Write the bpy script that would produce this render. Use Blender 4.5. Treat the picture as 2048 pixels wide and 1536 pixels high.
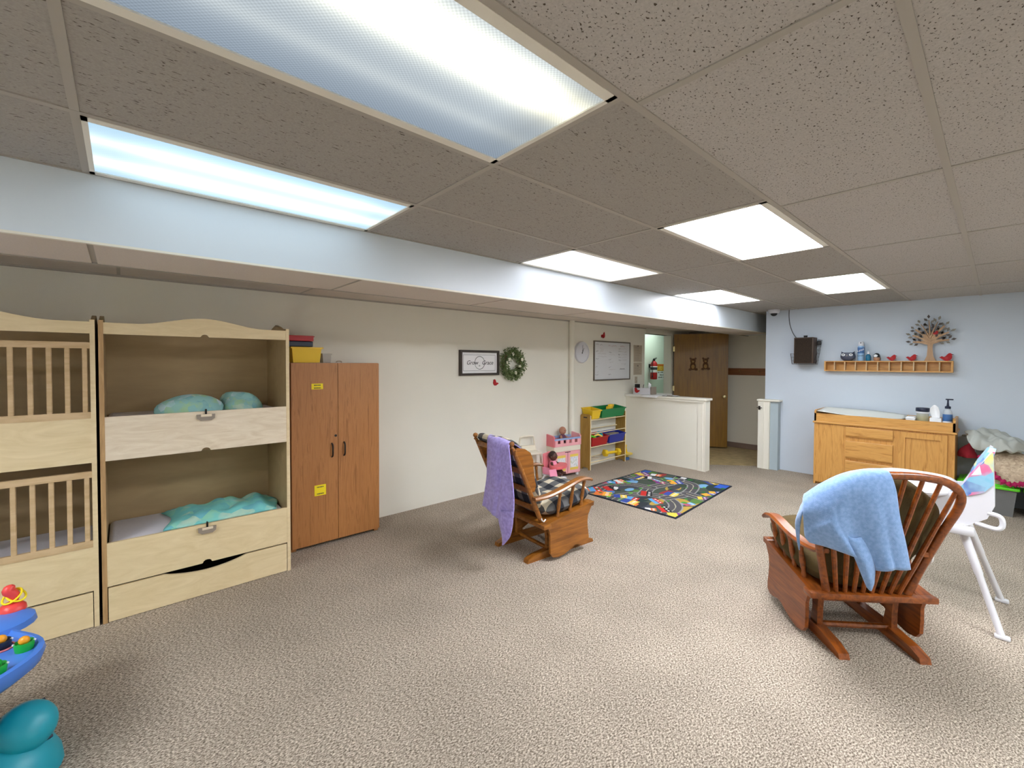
import bpy, bmesh, math, random
import numpy as np
from mathutils import Matrix, Vector

for o in list(bpy.data.objects):
    bpy.data.objects.remove(o, do_unlink=True)
scene = bpy.context.scene
COL = scene.collection
R = math.radians

# ------------------------------------------------------------------ camera
CAM_H = 1.6093
YAW, PITCH, ROLL = 0.8406, 0.0213, 0.0032
fwd = Vector((math.cos(YAW)*math.cos(PITCH), math.sin(YAW)*math.cos(PITCH), -math.sin(PITCH)))
rgt = Vector((math.sin(YAW), -math.cos(YAW), 0.0))
upv = rgt.cross(fwd)
r2 = rgt*math.cos(ROLL) + upv*math.sin(ROLL)
u2 = -rgt*math.sin(ROLL) + upv*math.cos(ROLL)
cam_d = bpy.data.cameras.new('camera')
cam_d.sensor_fit = 'HORIZONTAL'
cam_d.sensor_width = 36.0
cam_d.lens = 871.53/2048*36.0
cam_d.shift_y = -(768-743.58)/2048
cam_d.clip_start = 0.02
cam = bpy.data.objects.new('camera', cam_d)
m = Matrix(((r2.x, u2.x, -fwd.x, 0), (r2.y, u2.y, -fwd.y, 0), (r2.z, u2.z, -fwd.z, CAM_H), (0, 0, 0, 1)))
cam.matrix_world = m
COL.objects.link(cam)
scene.camera = cam

# ------------------------------------------------------------------ world, exposure
w = bpy.data.worlds.new('world')
scene.world = w
w.use_nodes = True
w.node_tree.nodes['Background'].inputs[0].default_value = (0.5, 0.52, 0.55, 1)
w.node_tree.nodes['Background'].inputs[1].default_value = 0.05
scene.view_settings.view_transform = 'Standard'
scene.view_settings.look = 'None'
scene.view_settings.gamma = 1.0
scene.view_settings.use_curve_mapping = False
scene.view_settings.exposure = 0.0
# brightness of the ceiling fixtures; the rear and pit ones are added unseen fill
LAMP = dict(near=1.0, side=1.5, mid=46.0, beam=3.5, entry=17.0, cool=16.0, rear=27.0, pitrear=10.0, pitfar=46.0, corridor=4.5)

# ------------------------------------------------------------------ helpers
def lin(c):
    return tuple(((x/255)/12.92 if x/255 <= .04045 else ((x/255+.055)/1.055)**2.4) for x in c[:3]) + (1.0,)

MATS = {}
def newmat(name):
    mt = bpy.data.materials.new(name); mt.use_nodes = True
    MATS[name] = mt
    return mt, mt.node_tree.nodes, mt.node_tree.links, mt.node_tree.nodes['Principled BSDF']

def mat(name, col, rough=.6, metal=0.0, var=None, bump=None, spec=.5, sheen=0, trans=0, alpha=1, coat=0):
    """plain material with optional mottling var=(scale, amount) and bump=(scale, strength)"""
    mt, N, L, b = newmat(name)
    c = lin(col)
    b.inputs['Base Color'].default_value = c
    b.inputs['Roughness'].default_value = rough
    b.inputs['Metallic'].default_value = metal
    b.inputs['Specular IOR Level'].default_value = spec
    if sheen: b.inputs['Sheen Weight'].default_value = sheen
    if trans: b.inputs['Transmission Weight'].default_value = trans
    if coat: b.inputs['Coat Weight'].default_value = coat
    if alpha < 1: b.inputs['Alpha'].default_value = alpha
    if var or bump:
        tc = N.new('ShaderNodeTexCoord')
    if var:
        n = N.new('ShaderNodeTexNoise'); n.inputs['Scale'].default_value = var[0]; n.inputs['Detail'].default_value = 4
        L.new(tc.outputs['Object'], n.inputs['Vector'])
        r = N.new('ShaderNodeMapRange'); r.inputs[1].default_value = .3; r.inputs[2].default_value = .7
        r.inputs[3].default_value = 1-var[1]; r.inputs[4].default_value = 1+var[1]
        L.new(n.outputs['Fac'], r.inputs[0])
        mx = N.new('ShaderNodeMix'); mx.data_type = 'RGBA'; mx.blend_type = 'MULTIPLY'; mx.inputs[0].default_value = 1
        mx.inputs[6].default_value = c
        L.new(r.outputs[0], mx.inputs[7]); L.new(mx.outputs[2], b.inputs['Base Color'])
    if bump:
        n2 = N.new('ShaderNodeTexNoise'); n2.inputs['Scale'].default_value = bump[0]; n2.inputs['Detail'].default_value = 3
        L.new(tc.outputs['Object'], n2.inputs['Vector'])
        bp = N.new('ShaderNodeBump'); bp.inputs['Strength'].default_value = bump[1]; bp.inputs['Distance'].default_value = .01
        L.new(n2.outputs['Fac'], bp.inputs['Height']); L.new(bp.outputs[0], b.inputs['Normal'])
    return mt

def ramp(N, pts, interp='LINEAR'):
    r = N.new('ShaderNodeValToRGB'); cr = r.color_ramp; cr.interpolation = interp
    while len(cr.elements) > 1: cr.elements.remove(cr.elements[-1])
    cr.elements[0].position = pts[0][0]; cr.elements[0].color = lin(pts[0][1])
    for p, c in pts[1:]:
        e = cr.elements.new(p); e.color = lin(c)
    return r

def wood(name, c1, c2, axis='z', scale=5.0, rough=.45, stretch=9.0, coat=0, c3=None, dist=.6):
    mt, N, L, b = newmat(name)
    tc = N.new('ShaderNodeTexCoord'); mp = N.new('ShaderNodeMapping')
    s = [stretch*scale]*3; s['xyz'.index(axis)] = scale
    mp.inputs['Scale'].default_value = s
    L.new(tc.outputs['Object'], mp.inputs['Vector'])
    n = N.new('ShaderNodeTexNoise'); n.inputs['Scale'].default_value = 1; n.inputs['Detail'].default_value = 5
    n.inputs['Roughness'].default_value = .6; n.inputs['Distortion'].default_value = dist
    L.new(mp.outputs[0], n.inputs['Vector'])
    pts = [(.32, c1), (.68, c2)] if c3 is None else [(.3, c1), (.5, c2), (.72, c3)]
    r = ramp(N, pts)
    L.new(n.outputs['Fac'], r.inputs[0]); L.new(r.outputs[0], b.inputs['Base Color'])
    b.inputs['Roughness'].default_value = rough
    if coat: b.inputs['Coat Weight'].default_value = coat; b.inputs['Coat Roughness'].default_value = .25
    bp = N.new('ShaderNodeBump'); bp.inputs['Strength'].default_value = .08; bp.inputs['Distance'].default_value = .005
    L.new(n.outputs['Fac'], bp.inputs['Height']); L.new(bp.outputs[0], b.inputs['Normal'])
    return mt

class MB:
    """collects shapes into one mesh"""
    def __init__(s): s.v = []; s.f = []; s.M = Matrix()
    def add(s, vs, fs):
        o = len(s.v)
        s.v += [tuple(s.M @ Vector(p)) for p in vs]
        s.f += [tuple(i+o for i in f) for f in fs]
        return s
    def box(s, x0, x1, y0, y1, z0, z1):
        return s.add([(x0,y0,z0),(x1,y0,z0),(x1,y1,z0),(x0,y1,z0),(x0,y0,z1),(x1,y0,z1),(x1,y1,z1),(x0,y1,z1)],
                     [(0,3,2,1),(4,5,6,7),(0,1,5,4),(1,2,6,5),(2,3,7,6),(3,0,4,7)])
    def rbox(s, x0, x1, y0, y1, z0, z1, r=.01, seg=2):
        bm = bmesh.new(); bmesh.ops.create_cube(bm, size=1)
        for v in bm.verts:
            v.co = Vector(((x0+x1)/2+v.co.x*(x1-x0), (y0+y1)/2+v.co.y*(y1-y0), (z0+z1)/2+v.co.z*(z1-z0)))
        bmesh.ops.bevel(bm, geom=bm.edges[:], offset=r, segments=seg, affect='EDGES', profile=.5)
        bm.verts.index_update()
        s.add([v.co[:] for v in bm.verts], [[v.index for v in f.verts] for f in bm.faces]); bm.free()
        return s
    def tube(s, path, r, n=8, closed=False, caps=True, flat=None):
        """tube along a path; r scalar or list; flat=(a,b): elliptical factors"""
        P = [Vector(p) for p in path]; k = len(P)
        rr = r if isinstance(r, (list, tuple)) else [r]*k
        vs = []; fs = []; prev = None
        for i in range(k):
            if closed: t = P[(i+1) % k]-P[i-1]
            else: t = P[min(i+1, k-1)]-P[max(i-1, 0)]
            if t.length < 1e-9: t = Vector((0,0,1))
            t.normalize()
            if prev is None:
                a = Vector((0,0,1)) if abs(t.z) < .9 else Vector((1,0,0))
                u = t.cross(a).normalized()
            else:
                u = (prev-t*prev.dot(t)).normalized()
            prev = u; w_ = t.cross(u)
            fa, fb = flat if flat else (1, 1)
            for j in range(n):
                q = 2*math.pi*j/n
                vs.append(P[i]+u*(math.cos(q)*rr[i]*fa)+w_*(math.sin(q)*rr[i]*fb))
        for i in range(k if closed else k-1):
            for j in range(n):
                a, b_ = i*n+j, i*n+(j+1) % n
                c, d = ((i+1) % k)*n+(j+1) % n, ((i+1) % k)*n+j
                fs.append((a, b_, c, d))
        if caps and not closed:
            fs.append(tuple(range(n-1, -1, -1))); fs.append(tuple(range((k-1)*n, k*n)))
        return s.add(vs, fs)
    def cyl(s, p0, p1, r0, r1=None, n=12):
        return s.tube([p0, p1], [r0, r0 if r1 is None else r1], n)
    def lathe(s, prof, c=(0,0,0), n=16, sx=1, sy=1, axis='z'):
        vs = []; fs = []; k = len(prof)
        for (r, z) in prof:
            for j in range(n):
                q = 2*math.pi*j/n
                a, b_ = r*math.cos(q)*sx, r*math.sin(q)*sy
                if axis == 'z': vs.append((c[0]+a, c[1]+b_, c[2]+z))
                elif axis == 'x': vs.append((c[0]+z, c[1]+a, c[2]+b_))
                else: vs.append((c[0]+a, c[1]+z, c[2]+b_))
        for i in range(k-1):
            for j in range(n):
                q = (i*n+j, i*n+(j+1) % n, (i+1)*n+(j+1) % n, (i+1)*n+j)
                fs.append(q if axis != 'y' else q[::-1])
        fs.append(tuple(range(n-1, -1, -1)) if axis != 'y' else tuple(range(n)))
        fs.append(tuple(range((k-1)*n, k*n)) if axis != 'y' else tuple(range(k*n-1, (k-1)*n-1, -1)))
        return s.add(vs, fs)
    def ell(s, c, r, nu=14, nv=9):
        vs = [(c[0], c[1], c[2]-r[2])]; fs = []
        for i in range(1, nv):
            t = math.pi*i/nv
            for j in range(nu):
                q = 2*math.pi*j/nu
                vs.append((c[0]+r[0]*math.sin(t)*math.cos(q), c[1]+r[1]*math.sin(t)*math.sin(q), c[2]-r[2]*math.cos(t)))
        vs.append((c[0], c[1], c[2]+r[2]))
        for j in range(nu): fs.append((0, 1+(j+1) % nu, 1+j))
        for i in range(nv-2):
            for j in range(nu):
                fs.append((1+i*nu+j, 1+i*nu+(j+1) % nu, 1+(i+1)*nu+(j+1) % nu, 1+(i+1)*nu+j))
        e = len(vs)-1
        for j in range(nu): fs.append((e, 1+(nv-2)*nu+j, 1+(nv-2)*nu+(j+1) % nu))
        return s.add(vs, fs)
    def prism(s, poly, plane, d0, d1):
        k = len(poly)
        def P(a, b_, d): return {'xz': (a, d, b_), 'yz': (d, a, b_), 'xy': (a, b_, d)}[plane]
        ar = sum(poly[i][0]*poly[(i+1) % k][1]-poly[(i+1) % k][0]*poly[i][1] for i in range(k))
        if ar < 0: poly = poly[::-1]
        vs = [P(a, b_, d0) for a, b_ in poly]+[P(a, b_, d1) for a, b_ in poly]
        fl = (d1 > d0) if plane != 'xz' else (d1 < d0)
        lo = tuple(range(k-1, -1, -1)); hi = tuple(range(k, 2*k))
        sd = [(i, (i+1) % k, k+(i+1) % k, k+i) for i in range(k)]
        fs = [lo, hi]+sd
        if not fl: fs = [f[::-1] for f in fs]
        return s.add(vs, fs)
    def grid(s, pts):
        a = len(pts); b_ = len(pts[0])
        return s.add([p for row in pts for p in row],
                     [(i*b_+j, i*b_+j+1, (i+1)*b_+j+1, (i+1)*b_+j) for i in range(a-1) for j in range(b_-1)])
    def tub(s, x0, x1, y0, y1, z0, z1, tap=.015, t=.004, lip=.012):
        """open tapered bin with rolled lip"""
        def ring(ix, z): return [(x0+ix, y0+ix, z), (x1-ix, y0+ix, z), (x1-ix, y1-ix, z), (x0+ix, y1-ix, z)]
        loops = [ring(tap, z0), ring(0, z1-.012), ring(-lip, z1-.012), ring(-lip, z1), ring(t, z1), ring(tap+t, z0+t)]
        vs = [p for l in loops for p in l]; fs = [(3, 2, 1, 0)]
        for k in range(5):
            for j in range(4):
                fs.append((k*4+j, k*4+(j+1) % 4, (k+1)*4+(j+1) % 4, (k+1)*4+j))
        fs.append((20, 21, 22, 23))
        return s.add(vs, fs)
    def build(s, name, mt, parent=None, smooth=False, solid=0, sub=0, loc=None, rot=None):
        me = bpy.data.meshes.new(name); me.from_pydata(s.v, [], s.f); me.validate(); me.update()
        if smooth:
            me.polygons.foreach_set('use_smooth', [True]*len(me.polygons))
            try: me.set_sharp_from_angle(angle=R(42 if smooth is True else smooth))
            except Exception: pass
        if mt is not None: me.materials.append(MATS[mt] if isinstance(mt, str) else mt)
        o = bpy.data.objects.new(name, me); COL.objects.link(o)
        if parent is not None: o.parent = parent
        if loc: o.location = loc
        if rot: o.rotation_euler = rot
        if solid:
            md = o.modifiers.new('solid', 'SOLIDIFY'); md.thickness = solid; md.offset = 0
        if sub:
            md = o.modifiers.new('sub', 'SUBSURF'); md.levels = sub; md.render_levels = sub
        return o

def tag(o, label, cat, group=None, kind=None):
    o['label'] = label; o['category'] = cat
    if group: o['group'] = group
    if kind: o['kind'] = kind
    return o
def thing(name, label, cat, loc=(0,0,0), rz=0.0, group=None):
    o = bpy.data.objects.new(name, None); o.empty_display_size = .05; COL.objects.link(o)
    o.location = loc; o.rotation_euler = (0, 0, rz)
    return tag(o, label, cat, group)
def struct(o, label, cat='structure'):
    return tag(o, label, cat, kind='structure')
def B(*a): return MB().box(*a)

def cr(pts, n):
    """Catmull-Rom through points"""
    P = [np.array(p, float) for p in pts]; P = [2*P[0]-P[1]]+P+[2*P[-1]-P[-2]]
    out = []; segs = len(P)-3
    for k in range(n):
        t = k/(n-1)*segs; i = min(int(t), segs-1); t -= i
        a, b_, c, d = P[i:i+4]
        out.append(.5*((2*b_)+(-a+c)*t+(2*a-5*b_+4*c-d)*t*t+(-a+3*b_-3*c+d)*t**3))
    return out
def patch(ctrl, nu, nv):
    rows = [cr(r, nv) for r in ctrl]
    cols = [cr([rows[i][j] for i in range(len(rows))], nu) for j in range(nv)]
    return [[tuple(cols[j][i]) for j in range(nv)] for i in range(nu)]
def text(s, size, mt, parent, mw, name='lettering', shear=0, align='CENTER', ext=.0006):
    """flat lettering; mw: matrix placing the text (x right, y up, z out)"""
    c = bpy.data.curves.new('t', 'FONT'); c.body = s; c.size = size; c.shear = shear; c.align_x = align; c.align_y = 'CENTER'
    c.extrude = ext; c.resolution_u = 3
    t = bpy.data.objects.new('t', c); me = bpy.data.meshes.new_from_object(t)
    bpy.data.objects.remove(t); bpy.data.curves.remove(c)
    me.transform(mw); me.materials.clear(); me.materials.append(MATS[mt]); me.name = name
    o = bpy.data.objects.new(name, me); COL.objects.link(o); o.parent = parent
    return o
def frame_on_left(x, y, z):   # text on a surface facing -Y
    return Matrix(((1,0,0,x),(0,0,-1,y),(0,1,0,z),(0,0,0,1)))
def frame_on_back(x, y, z):   # text on a surface facing -X (reads towards -Y)
    return Matrix(((0,0,-1,x),(-1,0,0,y),(0,1,0,z),(0,0,0,1)))
# ------------------------------------------------------------------ materials
def carpet():
    mt, N, L, b = newmat('carpet')
    tc = N.new('ShaderNodeTexCoord')
    mp = N.new('ShaderNodeMapping'); mp.inputs['Rotation'].default_value = (0, 0, .6); mp.inputs['Scale'].default_value = (1, 1.7, 1)
    L.new(tc.outputs['Object'], mp.inputs['Vector'])
    n1 = N.new('ShaderNodeTexNoise'); n1.inputs['Scale'].default_value = 88; n1.inputs['Detail'].default_value = 3; n1.inputs['Roughness'].default_value = .75
    L.new(mp.outputs[0], n1.inputs['Vector'])
    r = ramp(N, [(.35, (88, 76, 64)), (.445, (150, 136, 121)), (.535, (192, 178, 161)), (.64, (238, 226, 210))])
    L.new(n1.outputs['Fac'], r.inputs[0])
    n2 = N.new('ShaderNodeTexNoise'); n2.inputs['Scale'].default_value = 2.2; n2.inputs['Detail'].default_value = 3
    L.new(tc.outputs['Object'], n2.inputs['Vector'])
    mr = N.new('ShaderNodeMapRange'); mr.inputs[1].default_value = .35; mr.inputs[2].default_value = .65; mr.inputs[3].default_value = .92; mr.inputs[4].default_value = 1.05
    L.new(n2.outputs['Fac'], mr.inputs[0])
    mx = N.new('ShaderNodeMix'); mx.data_type = 'RGBA'; mx.blend_type = 'MULTIPLY'; mx.inputs[0].default_value = 1
    L.new(r.outputs[0], mx.inputs[6]); L.new(mr.outputs[0], mx.inputs[7]); L.new(mx.outputs[2], b.inputs['Base Color'])
    b.inputs['Roughness'].default_value = .95; b.inputs['Specular IOR Level'].default_value = .15
    bp = N.new('ShaderNodeBump'); bp.inputs['Strength'].default_value = .9; bp.inputs['Distance'].default_value = .012
    L.new(n1.outputs['Fac'], bp.inputs['Height']); L.new(bp.outputs[0], b.inputs['Normal'])
carpet()

def fissured(name, base, pit, thr, sc, stretch, rot=0.0):
    """mineral fibre ceiling tile: pale face with dark pits and fissures"""
    mt, N, L, b = newmat(name)
    tc = N.new('ShaderNodeTexCoord'); mp = N.new('ShaderNodeMapping'); mp.inputs['Scale'].default_value = (1, stretch, 1)
    mp.inputs['Rotation'].default_value = (0, 0, rot)
    g = N.new('ShaderNodeNewGeometry')
    L.new(g.outputs['Position'], mp.inputs['Vector'])
    n = N.new('ShaderNodeTexNoise'); n.inputs['Scale'].default_value = sc; n.inputs['Detail'].default_value = 2; n.inputs['Roughness'].default_value = .5; n.inputs['Distortion'].default_value = .4
    L.new(mp.outputs[0], n.inputs['Vector'])
    r = ramp(N, [(thr-.05, pit), (thr, base)])
    L.new(n.outputs['Fac'], r.inputs[0])
    n3 = N.new('ShaderNodeTexNoise'); n3.inputs['Scale'].default_value = 160; n3.inputs['Detail'].default_value = 2
    L.new(g.outputs['Position'], n3.inputs['Vector'])
    mr = N.new('ShaderNodeMapRange'); mr.inputs[1].default_value = .3; mr.inputs[2].default_value = .7; mr.inputs[3].default_value = .9; mr.inputs[4].default_value = 1.06
    L.new(n3.outputs['Fac'], mr.inputs[0])
    mx = N.new('ShaderNodeMix'); mx.data_type = 'RGBA'; mx.blend_type = 'MULTIPLY'; mx.inputs[0].default_value = 1
    L.new(r.outputs[0], mx.inputs[6]); L.new(mr.outputs[0], mx.inputs[7]); L.new(mx.outputs[2], b.inputs['Base Color'])
    b.inputs['Roughness'].default_value = .9; b.inputs['Specular IOR Level'].default_value = .2
    ad = N.new('ShaderNodeMath'); ad.operation = 'MINIMUM'; ad.inputs[1].default_value = thr
    L.new(n.outputs['Fac'], ad.inputs[0])
    bp = N.new('ShaderNodeBump'); bp.inputs['Strength'].default_value = .5; bp.inputs['Distance'].default_value = .01
    L.new(ad.outputs[0], bp.inputs['Height']); L.new(bp.outputs[0], b.inputs['Normal'])
fissured('tile', (168, 163, 156), (96, 88, 78), .355, 55, 3.2)
fissured('tile_pitted', (186, 181, 176), (88, 78, 68), .375, 105, 1.6, .9)
mat('tee', (172, 166, 156), .6)
mat('soffit_tile', (212, 202, 192), .9, var=(140, .05))
mat('fascia', (216, 225, 234), .35, bump=(40, .03))
mat('cream_wall', (234, 231, 219), .85, var=(1.5, .02), bump=(260, .12))
mat('blue_wall', (198, 207, 219), .85, bump=(260, .14))
mat('shaded_blue', (172, 186, 194), .8, bump=(260, .14))  # wall blue darkened so the colour carries the shade on the stub
mat('hall_wall', (226, 219, 202), .85, bump=(200, .1))
mat('mint_wall', (222, 232, 222), .8, bump=(200, .08))
mat('white_trim', (236, 232, 220), .4)
mat('white_counter', (226, 224, 218), .4)
mat('cove_base', (128, 106, 92), .6)
mat('vinyl', (172, 150, 108), .55, var=(9, .2))
mat('concrete_dark', (90, 86, 80), .9)
wood('birch', (222, 200, 156), (234, 214, 174), 'x', 3.0, .4, 4, dist=2.5)
wood('birch_pale', (222, 204, 178), (238, 224, 202), 'x', 3.0, .4, 5, dist=3.0)
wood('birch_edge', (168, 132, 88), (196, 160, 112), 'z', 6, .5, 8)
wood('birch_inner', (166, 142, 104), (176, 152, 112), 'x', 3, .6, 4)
wood('gate_wood', (190, 160, 118), (214, 186, 146), 'x', 4, .5, 6)
wood('oak_veneer', (146, 92, 48), (182, 124, 70), 'z', 2.0, .45, 18, c3=(164, 106, 56), dist=1.8)
wood('dresser_oak', (172, 116, 52), (210, 156, 84), 'z', 2.4, .4, 12, c3=(190, 134, 66), dist=1.2)
wood('dresser_oak_h', (172, 116, 52), (210, 156, 84), 'y', 2.4, .4, 12, c3=(190, 134, 66), dist=1.2)
wood('glider_wood', (100, 46, 10), (156, 82, 26), 'x', 4, .32, 9, coat=.25)
wood('glider_oak', (112, 66, 18), (160, 100, 34), 'x', 4, .35, 9, coat=.2)
wood('door_wood', (122, 82, 2), (146, 102, 8), 'z', 1.6, .4, 16, coat=.2)
wood('rail_wood', (110, 62, 22), (140, 84, 36), 'y', 4, .5, 10)
wood('shelf_ply', (150, 114, 44), (172, 134, 60), 'z', 4, .5, 8)
wood('pale_edge', (226, 206, 160), (236, 220, 180), 'x', 4, .5, 6)
wood('tree_ply', (168, 134, 102), (190, 154, 120), 'z', 6, .6, 6)
mat('black', (16, 16, 17), .4); mat('dark_metal', (40, 36, 34), .35, .6); mat('chrome', (200, 198, 194), .25, .9)
mat('brass', (210, 196, 150), .25, .9); mat('alu', (126, 118, 108), .45, .5)
mat('white_plastic', (218, 218, 224), .35); mat('cream_plastic', (232, 224, 206), .4); mat('grey_plate', (150, 138, 126), .5)
mat('paper', (240, 240, 242), .8); mat('ink', (58, 58, 64), .8); mat('board', (224, 226, 230), .25)
mat('ink_red', (170, 90, 100), .8); mat('wall_sheet', (190, 178, 158), .8)
mat('red', (176, 14, 20), .45); mat('bird_red', (168, 12, 22), .7); mat('beak', (40, 30, 28), .7)
mat('yellow', (236, 196, 30), .45); mat('label_yellow', (250, 226, 24), .6); mat('green', (6, 126, 66), .45); mat('blue', (28, 44, 150), .45)
mat('navy', (18, 28, 54), .45); mat('lime', (92, 208, 24), .4); mat('teal', (14, 150, 170), .4); mat('toy_blue', (74, 126, 214), .35)
mat('toy_green', (20, 170, 60), .35); mat('toy_orange', (240, 160, 40), .35); mat('toy_red', (232, 70, 66), .35); mat('coral', (230, 110, 116), .4)
mat('pink', (240, 172, 178), .45); mat('pink_deep', (232, 128, 138), .45); mat('pink_cloth', (240, 150, 178), .8)
mat('pale_blue_plastic', (150, 176, 220), .4); mat('bin_grey', (112, 112, 112), .35, trans=.0, var=(12, .05))
mat('skin', (176, 124, 100), .6); mat('skin_dark', (84, 50, 40), .55); mat('doll_cloth', (96, 56, 84), .85); mat('hair', (50, 30, 24), .8)
mat('clear', (190, 182, 172), .25, alpha=.55); mat('olive', (78, 62, 28), .95, var=(14, .14), bump=(120, .25))
mat('olive_dark', (86, 68, 38), .95, var=(14, .2)); mat('tie_white', (232, 230, 228), .8)
mat('sheet', (226, 224, 234), .9, bump=(30, .2)); mat('pad', (236, 236, 228), .5, bump=(14, .25))
mat('leaf', (92, 112, 62), .7, var=(20, .25)); mat('leaf_pale', (136, 150, 100), .7, var=(20, .2)); mat('twig', (110, 96, 66), .8); mat('bloom', (222, 220, 200), .8)
mat('frame_dark', (58, 50, 44), .5, var=(8, .25)); mat('leaf_dark', (70, 60, 56), .6); mat('leaf_grey', (120, 114, 104), .6)
mat('owl', (70, 74, 92), .4); mat('owl_low', (44, 46, 78), .4)
mat('can_blue', (150, 186, 222), .3, .2); mat('sanitizer', (30, 120, 160), .15, alpha=.75); mat('label_blue', (60, 104, 160), .5)
mat('speaker_cloth', (48, 36, 26), .95, bump=(220, .5), var=(90, .3)); mat('speaker_wood', (74, 54, 38), .5); mat('wire', (44, 36, 34), .4, .6)
mat('jar_mustard', (170, 140, 30), .3); mat('jar_glass', (200, 200, 176), .1, alpha=.5); mat('bottle_clear', (214, 220, 226), .1, alpha=.6)
mat('magenta', (170, 22, 84), .9, bump=(60, .5)); mat('maroon', (140, 18, 34), .9, bump=(40, .3)); mat('grey_cloth', (176, 178, 172), .9, bump=(24, .4))
mat('notice', (216, 160, 30), .6); mat('notice_head', (222, 112, 40), .6); mat('notice_pale', (236, 206, 96), .6)
mat('bear_brown', (92, 58, 22), .8); mat('bear_tan', (152, 116, 66), .8); mat('figure_brown', (176, 130, 100), .6)
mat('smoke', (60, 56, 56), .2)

def cloth_mat(name, c1, c2, sc=30, rough=.95, weave=0):
    mt, N, L, b = newmat(name)
    tc = N.new('ShaderNodeTexCoord')
    n = N.new('ShaderNodeTexNoise'); n.inputs['Scale'].default_value = sc; n.inputs['Detail'].default_value = 4
    L.new(tc.outputs['Object'], n.inputs['Vector'])
    r = ramp(N, [(.35, c1), (.65, c2)]); L.new(n.outputs['Fac'], r.inputs[0]); L.new(r.outputs[0], b.inputs['Base Color'])
    n2 = N.new('ShaderNodeTexNoise'); n2.inputs['Scale'].default_value = 320; n2.inputs['Detail'].default_value = 2
    L.new(tc.outputs['Object'], n2.inputs['Vector'])
    bp = N.new('ShaderNodeBump'); bp.inputs['Strength'].default_value = .35; bp.inputs['Distance'].default_value = .004
    L.new(n2.outputs['Fac'], bp.inputs['Height']); L.new(bp.outputs[0], b.inputs['Normal'])
    b.inputs['Roughness'].default_value = rough; b.inputs['Sheen Weight'].default_value = .3; b.inputs['Specular IOR Level'].default_value = .2
cloth_mat('purple_towel', (150, 136, 206), (178, 164, 230), 45)
cloth_mat('blue_towel', (122, 156, 204), (140, 172, 218), 60)

def patterned(name, cols, sc, mixc=None):
    """printed cotton: voronoi patches of several colours"""
    mt, N, L, b = newmat(name)
    tc = N.new('ShaderNodeTexCoord')
    v = N.new('ShaderNodeTexVoronoi'); v.inputs['Scale'].default_value = sc
    L.new(tc.outputs['Object'], v.inputs['Vector'])
    sp = N.new('ShaderNodeSeparateColor'); L.new(v.outputs['Color'], sp.inputs[0])
    r = ramp(N, [(i/len(cols), c) for i, c in enumerate(cols)], 'CONSTANT'); L.new(sp.outputs[0], r.inputs[0])
    n = N.new('ShaderNodeTexNoise'); n.inputs['Scale'].default_value = sc*.7; n.inputs['Detail'].default_value = 2
    L.new(tc.outputs['Object'], n.inputs['Vector'])
    mx = N.new('ShaderNodeMix'); mx.data_type = 'RGBA'; mx.inputs[7].default_value = lin(mixc or cols[0])
    mr = N.new('ShaderNodeMapRange'); mr.inputs[1].default_value = .4; mr.inputs[2].default_value = .6; mr.inputs[3].default_value = .1; mr.inputs[4].default_value = .8
    L.new(n.outputs['Fac'], mr.inputs[0]); L.new(mr.outputs[0], mx.inputs[0]); L.new(r.outputs[0], mx.inputs[6])
    L.new(mx.outputs[2], b.inputs['Base Color']); b.inputs['Roughness'].default_value = .9
patterned('print_teal', [(150, 200, 196), (196, 216, 190), (206, 222, 228), (120, 176, 184), (170, 206, 160)], 22, (150, 198, 198))
patterned('print_aqua', [(120, 206, 204), (150, 216, 190), (190, 220, 200), (110, 186, 200)], 14, (126, 208, 204))
patterned('seat_print', [(84, 104, 178), (216, 96, 140), (226, 232, 232), (110, 180, 206), (90, 110, 170), (226, 214, 120)], 16, (150, 190, 214))
patterned('knit', [(190, 170, 146), (210, 192, 166), (170, 148, 126)], 60, (196, 176, 150))
patterned('door_print', [(238, 236, 240), (190, 190, 222), (210, 216, 226), (200, 206, 190)], 60, (236, 236, 240))

def plaid(name, ax, period=.15):
    mt, N, L, b = newmat(name)
    tc = N.new('ShaderNodeTexCoord'); sp = N.new('ShaderNodeSeparateXYZ'); L.new(tc.outputs['Object'], sp.inputs[0])
    ls = []
    for a in ax:
        d = N.new('ShaderNodeMath'); d.operation = 'DIVIDE'; d.inputs[1].default_value = period; L.new(sp.outputs['XYZ'.index(a)], d.inputs[0])
        f = N.new('ShaderNodeMath'); f.operation = 'FRACT'; L.new(d.outputs[0], f.inputs[0])
        l = N.new('ShaderNodeMath'); l.operation = 'LESS_THAN'; l.inputs[1].default_value = .5; L.new(f.outputs[0], l.inputs[0]); ls.append(l)
    s = N.new('ShaderNodeMath'); s.operation = 'ADD'; L.new(ls[0].outputs[0], s.inputs[0]); L.new(ls[1].outputs[0], s.inputs[1])
    h = N.new('ShaderNodeMath'); h.operation = 'MULTIPLY'; h.inputs[1].default_value = .45; L.new(s.outputs[0], h.inputs[0])
    r = ramp(N, [(0, (206, 196, 172)), (.3, (92, 92, 92)), (.7, (28, 32, 40))], 'CONSTANT'); L.new(h.outputs[0], r.inputs[0])
    L.new(r.outputs[0], b.inputs['Base Color']); b.inputs['Roughness'].default_value = .95
plaid('plaid_seat', 'XY'); plaid('plaid_back', 'YZ')

def attr_mat(name):
    mt, N, L, b = newmat(name)
    a = N.new('ShaderNodeAttribute'); a.attribute_name = 'Col'; L.new(a.outputs['Color'], b.inputs['Base Color'])
    b.inputs['Roughness'].default_value = .9; b.inputs['Specular IOR Level'].default_value = .2
attr_mat('rug_print')

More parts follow.
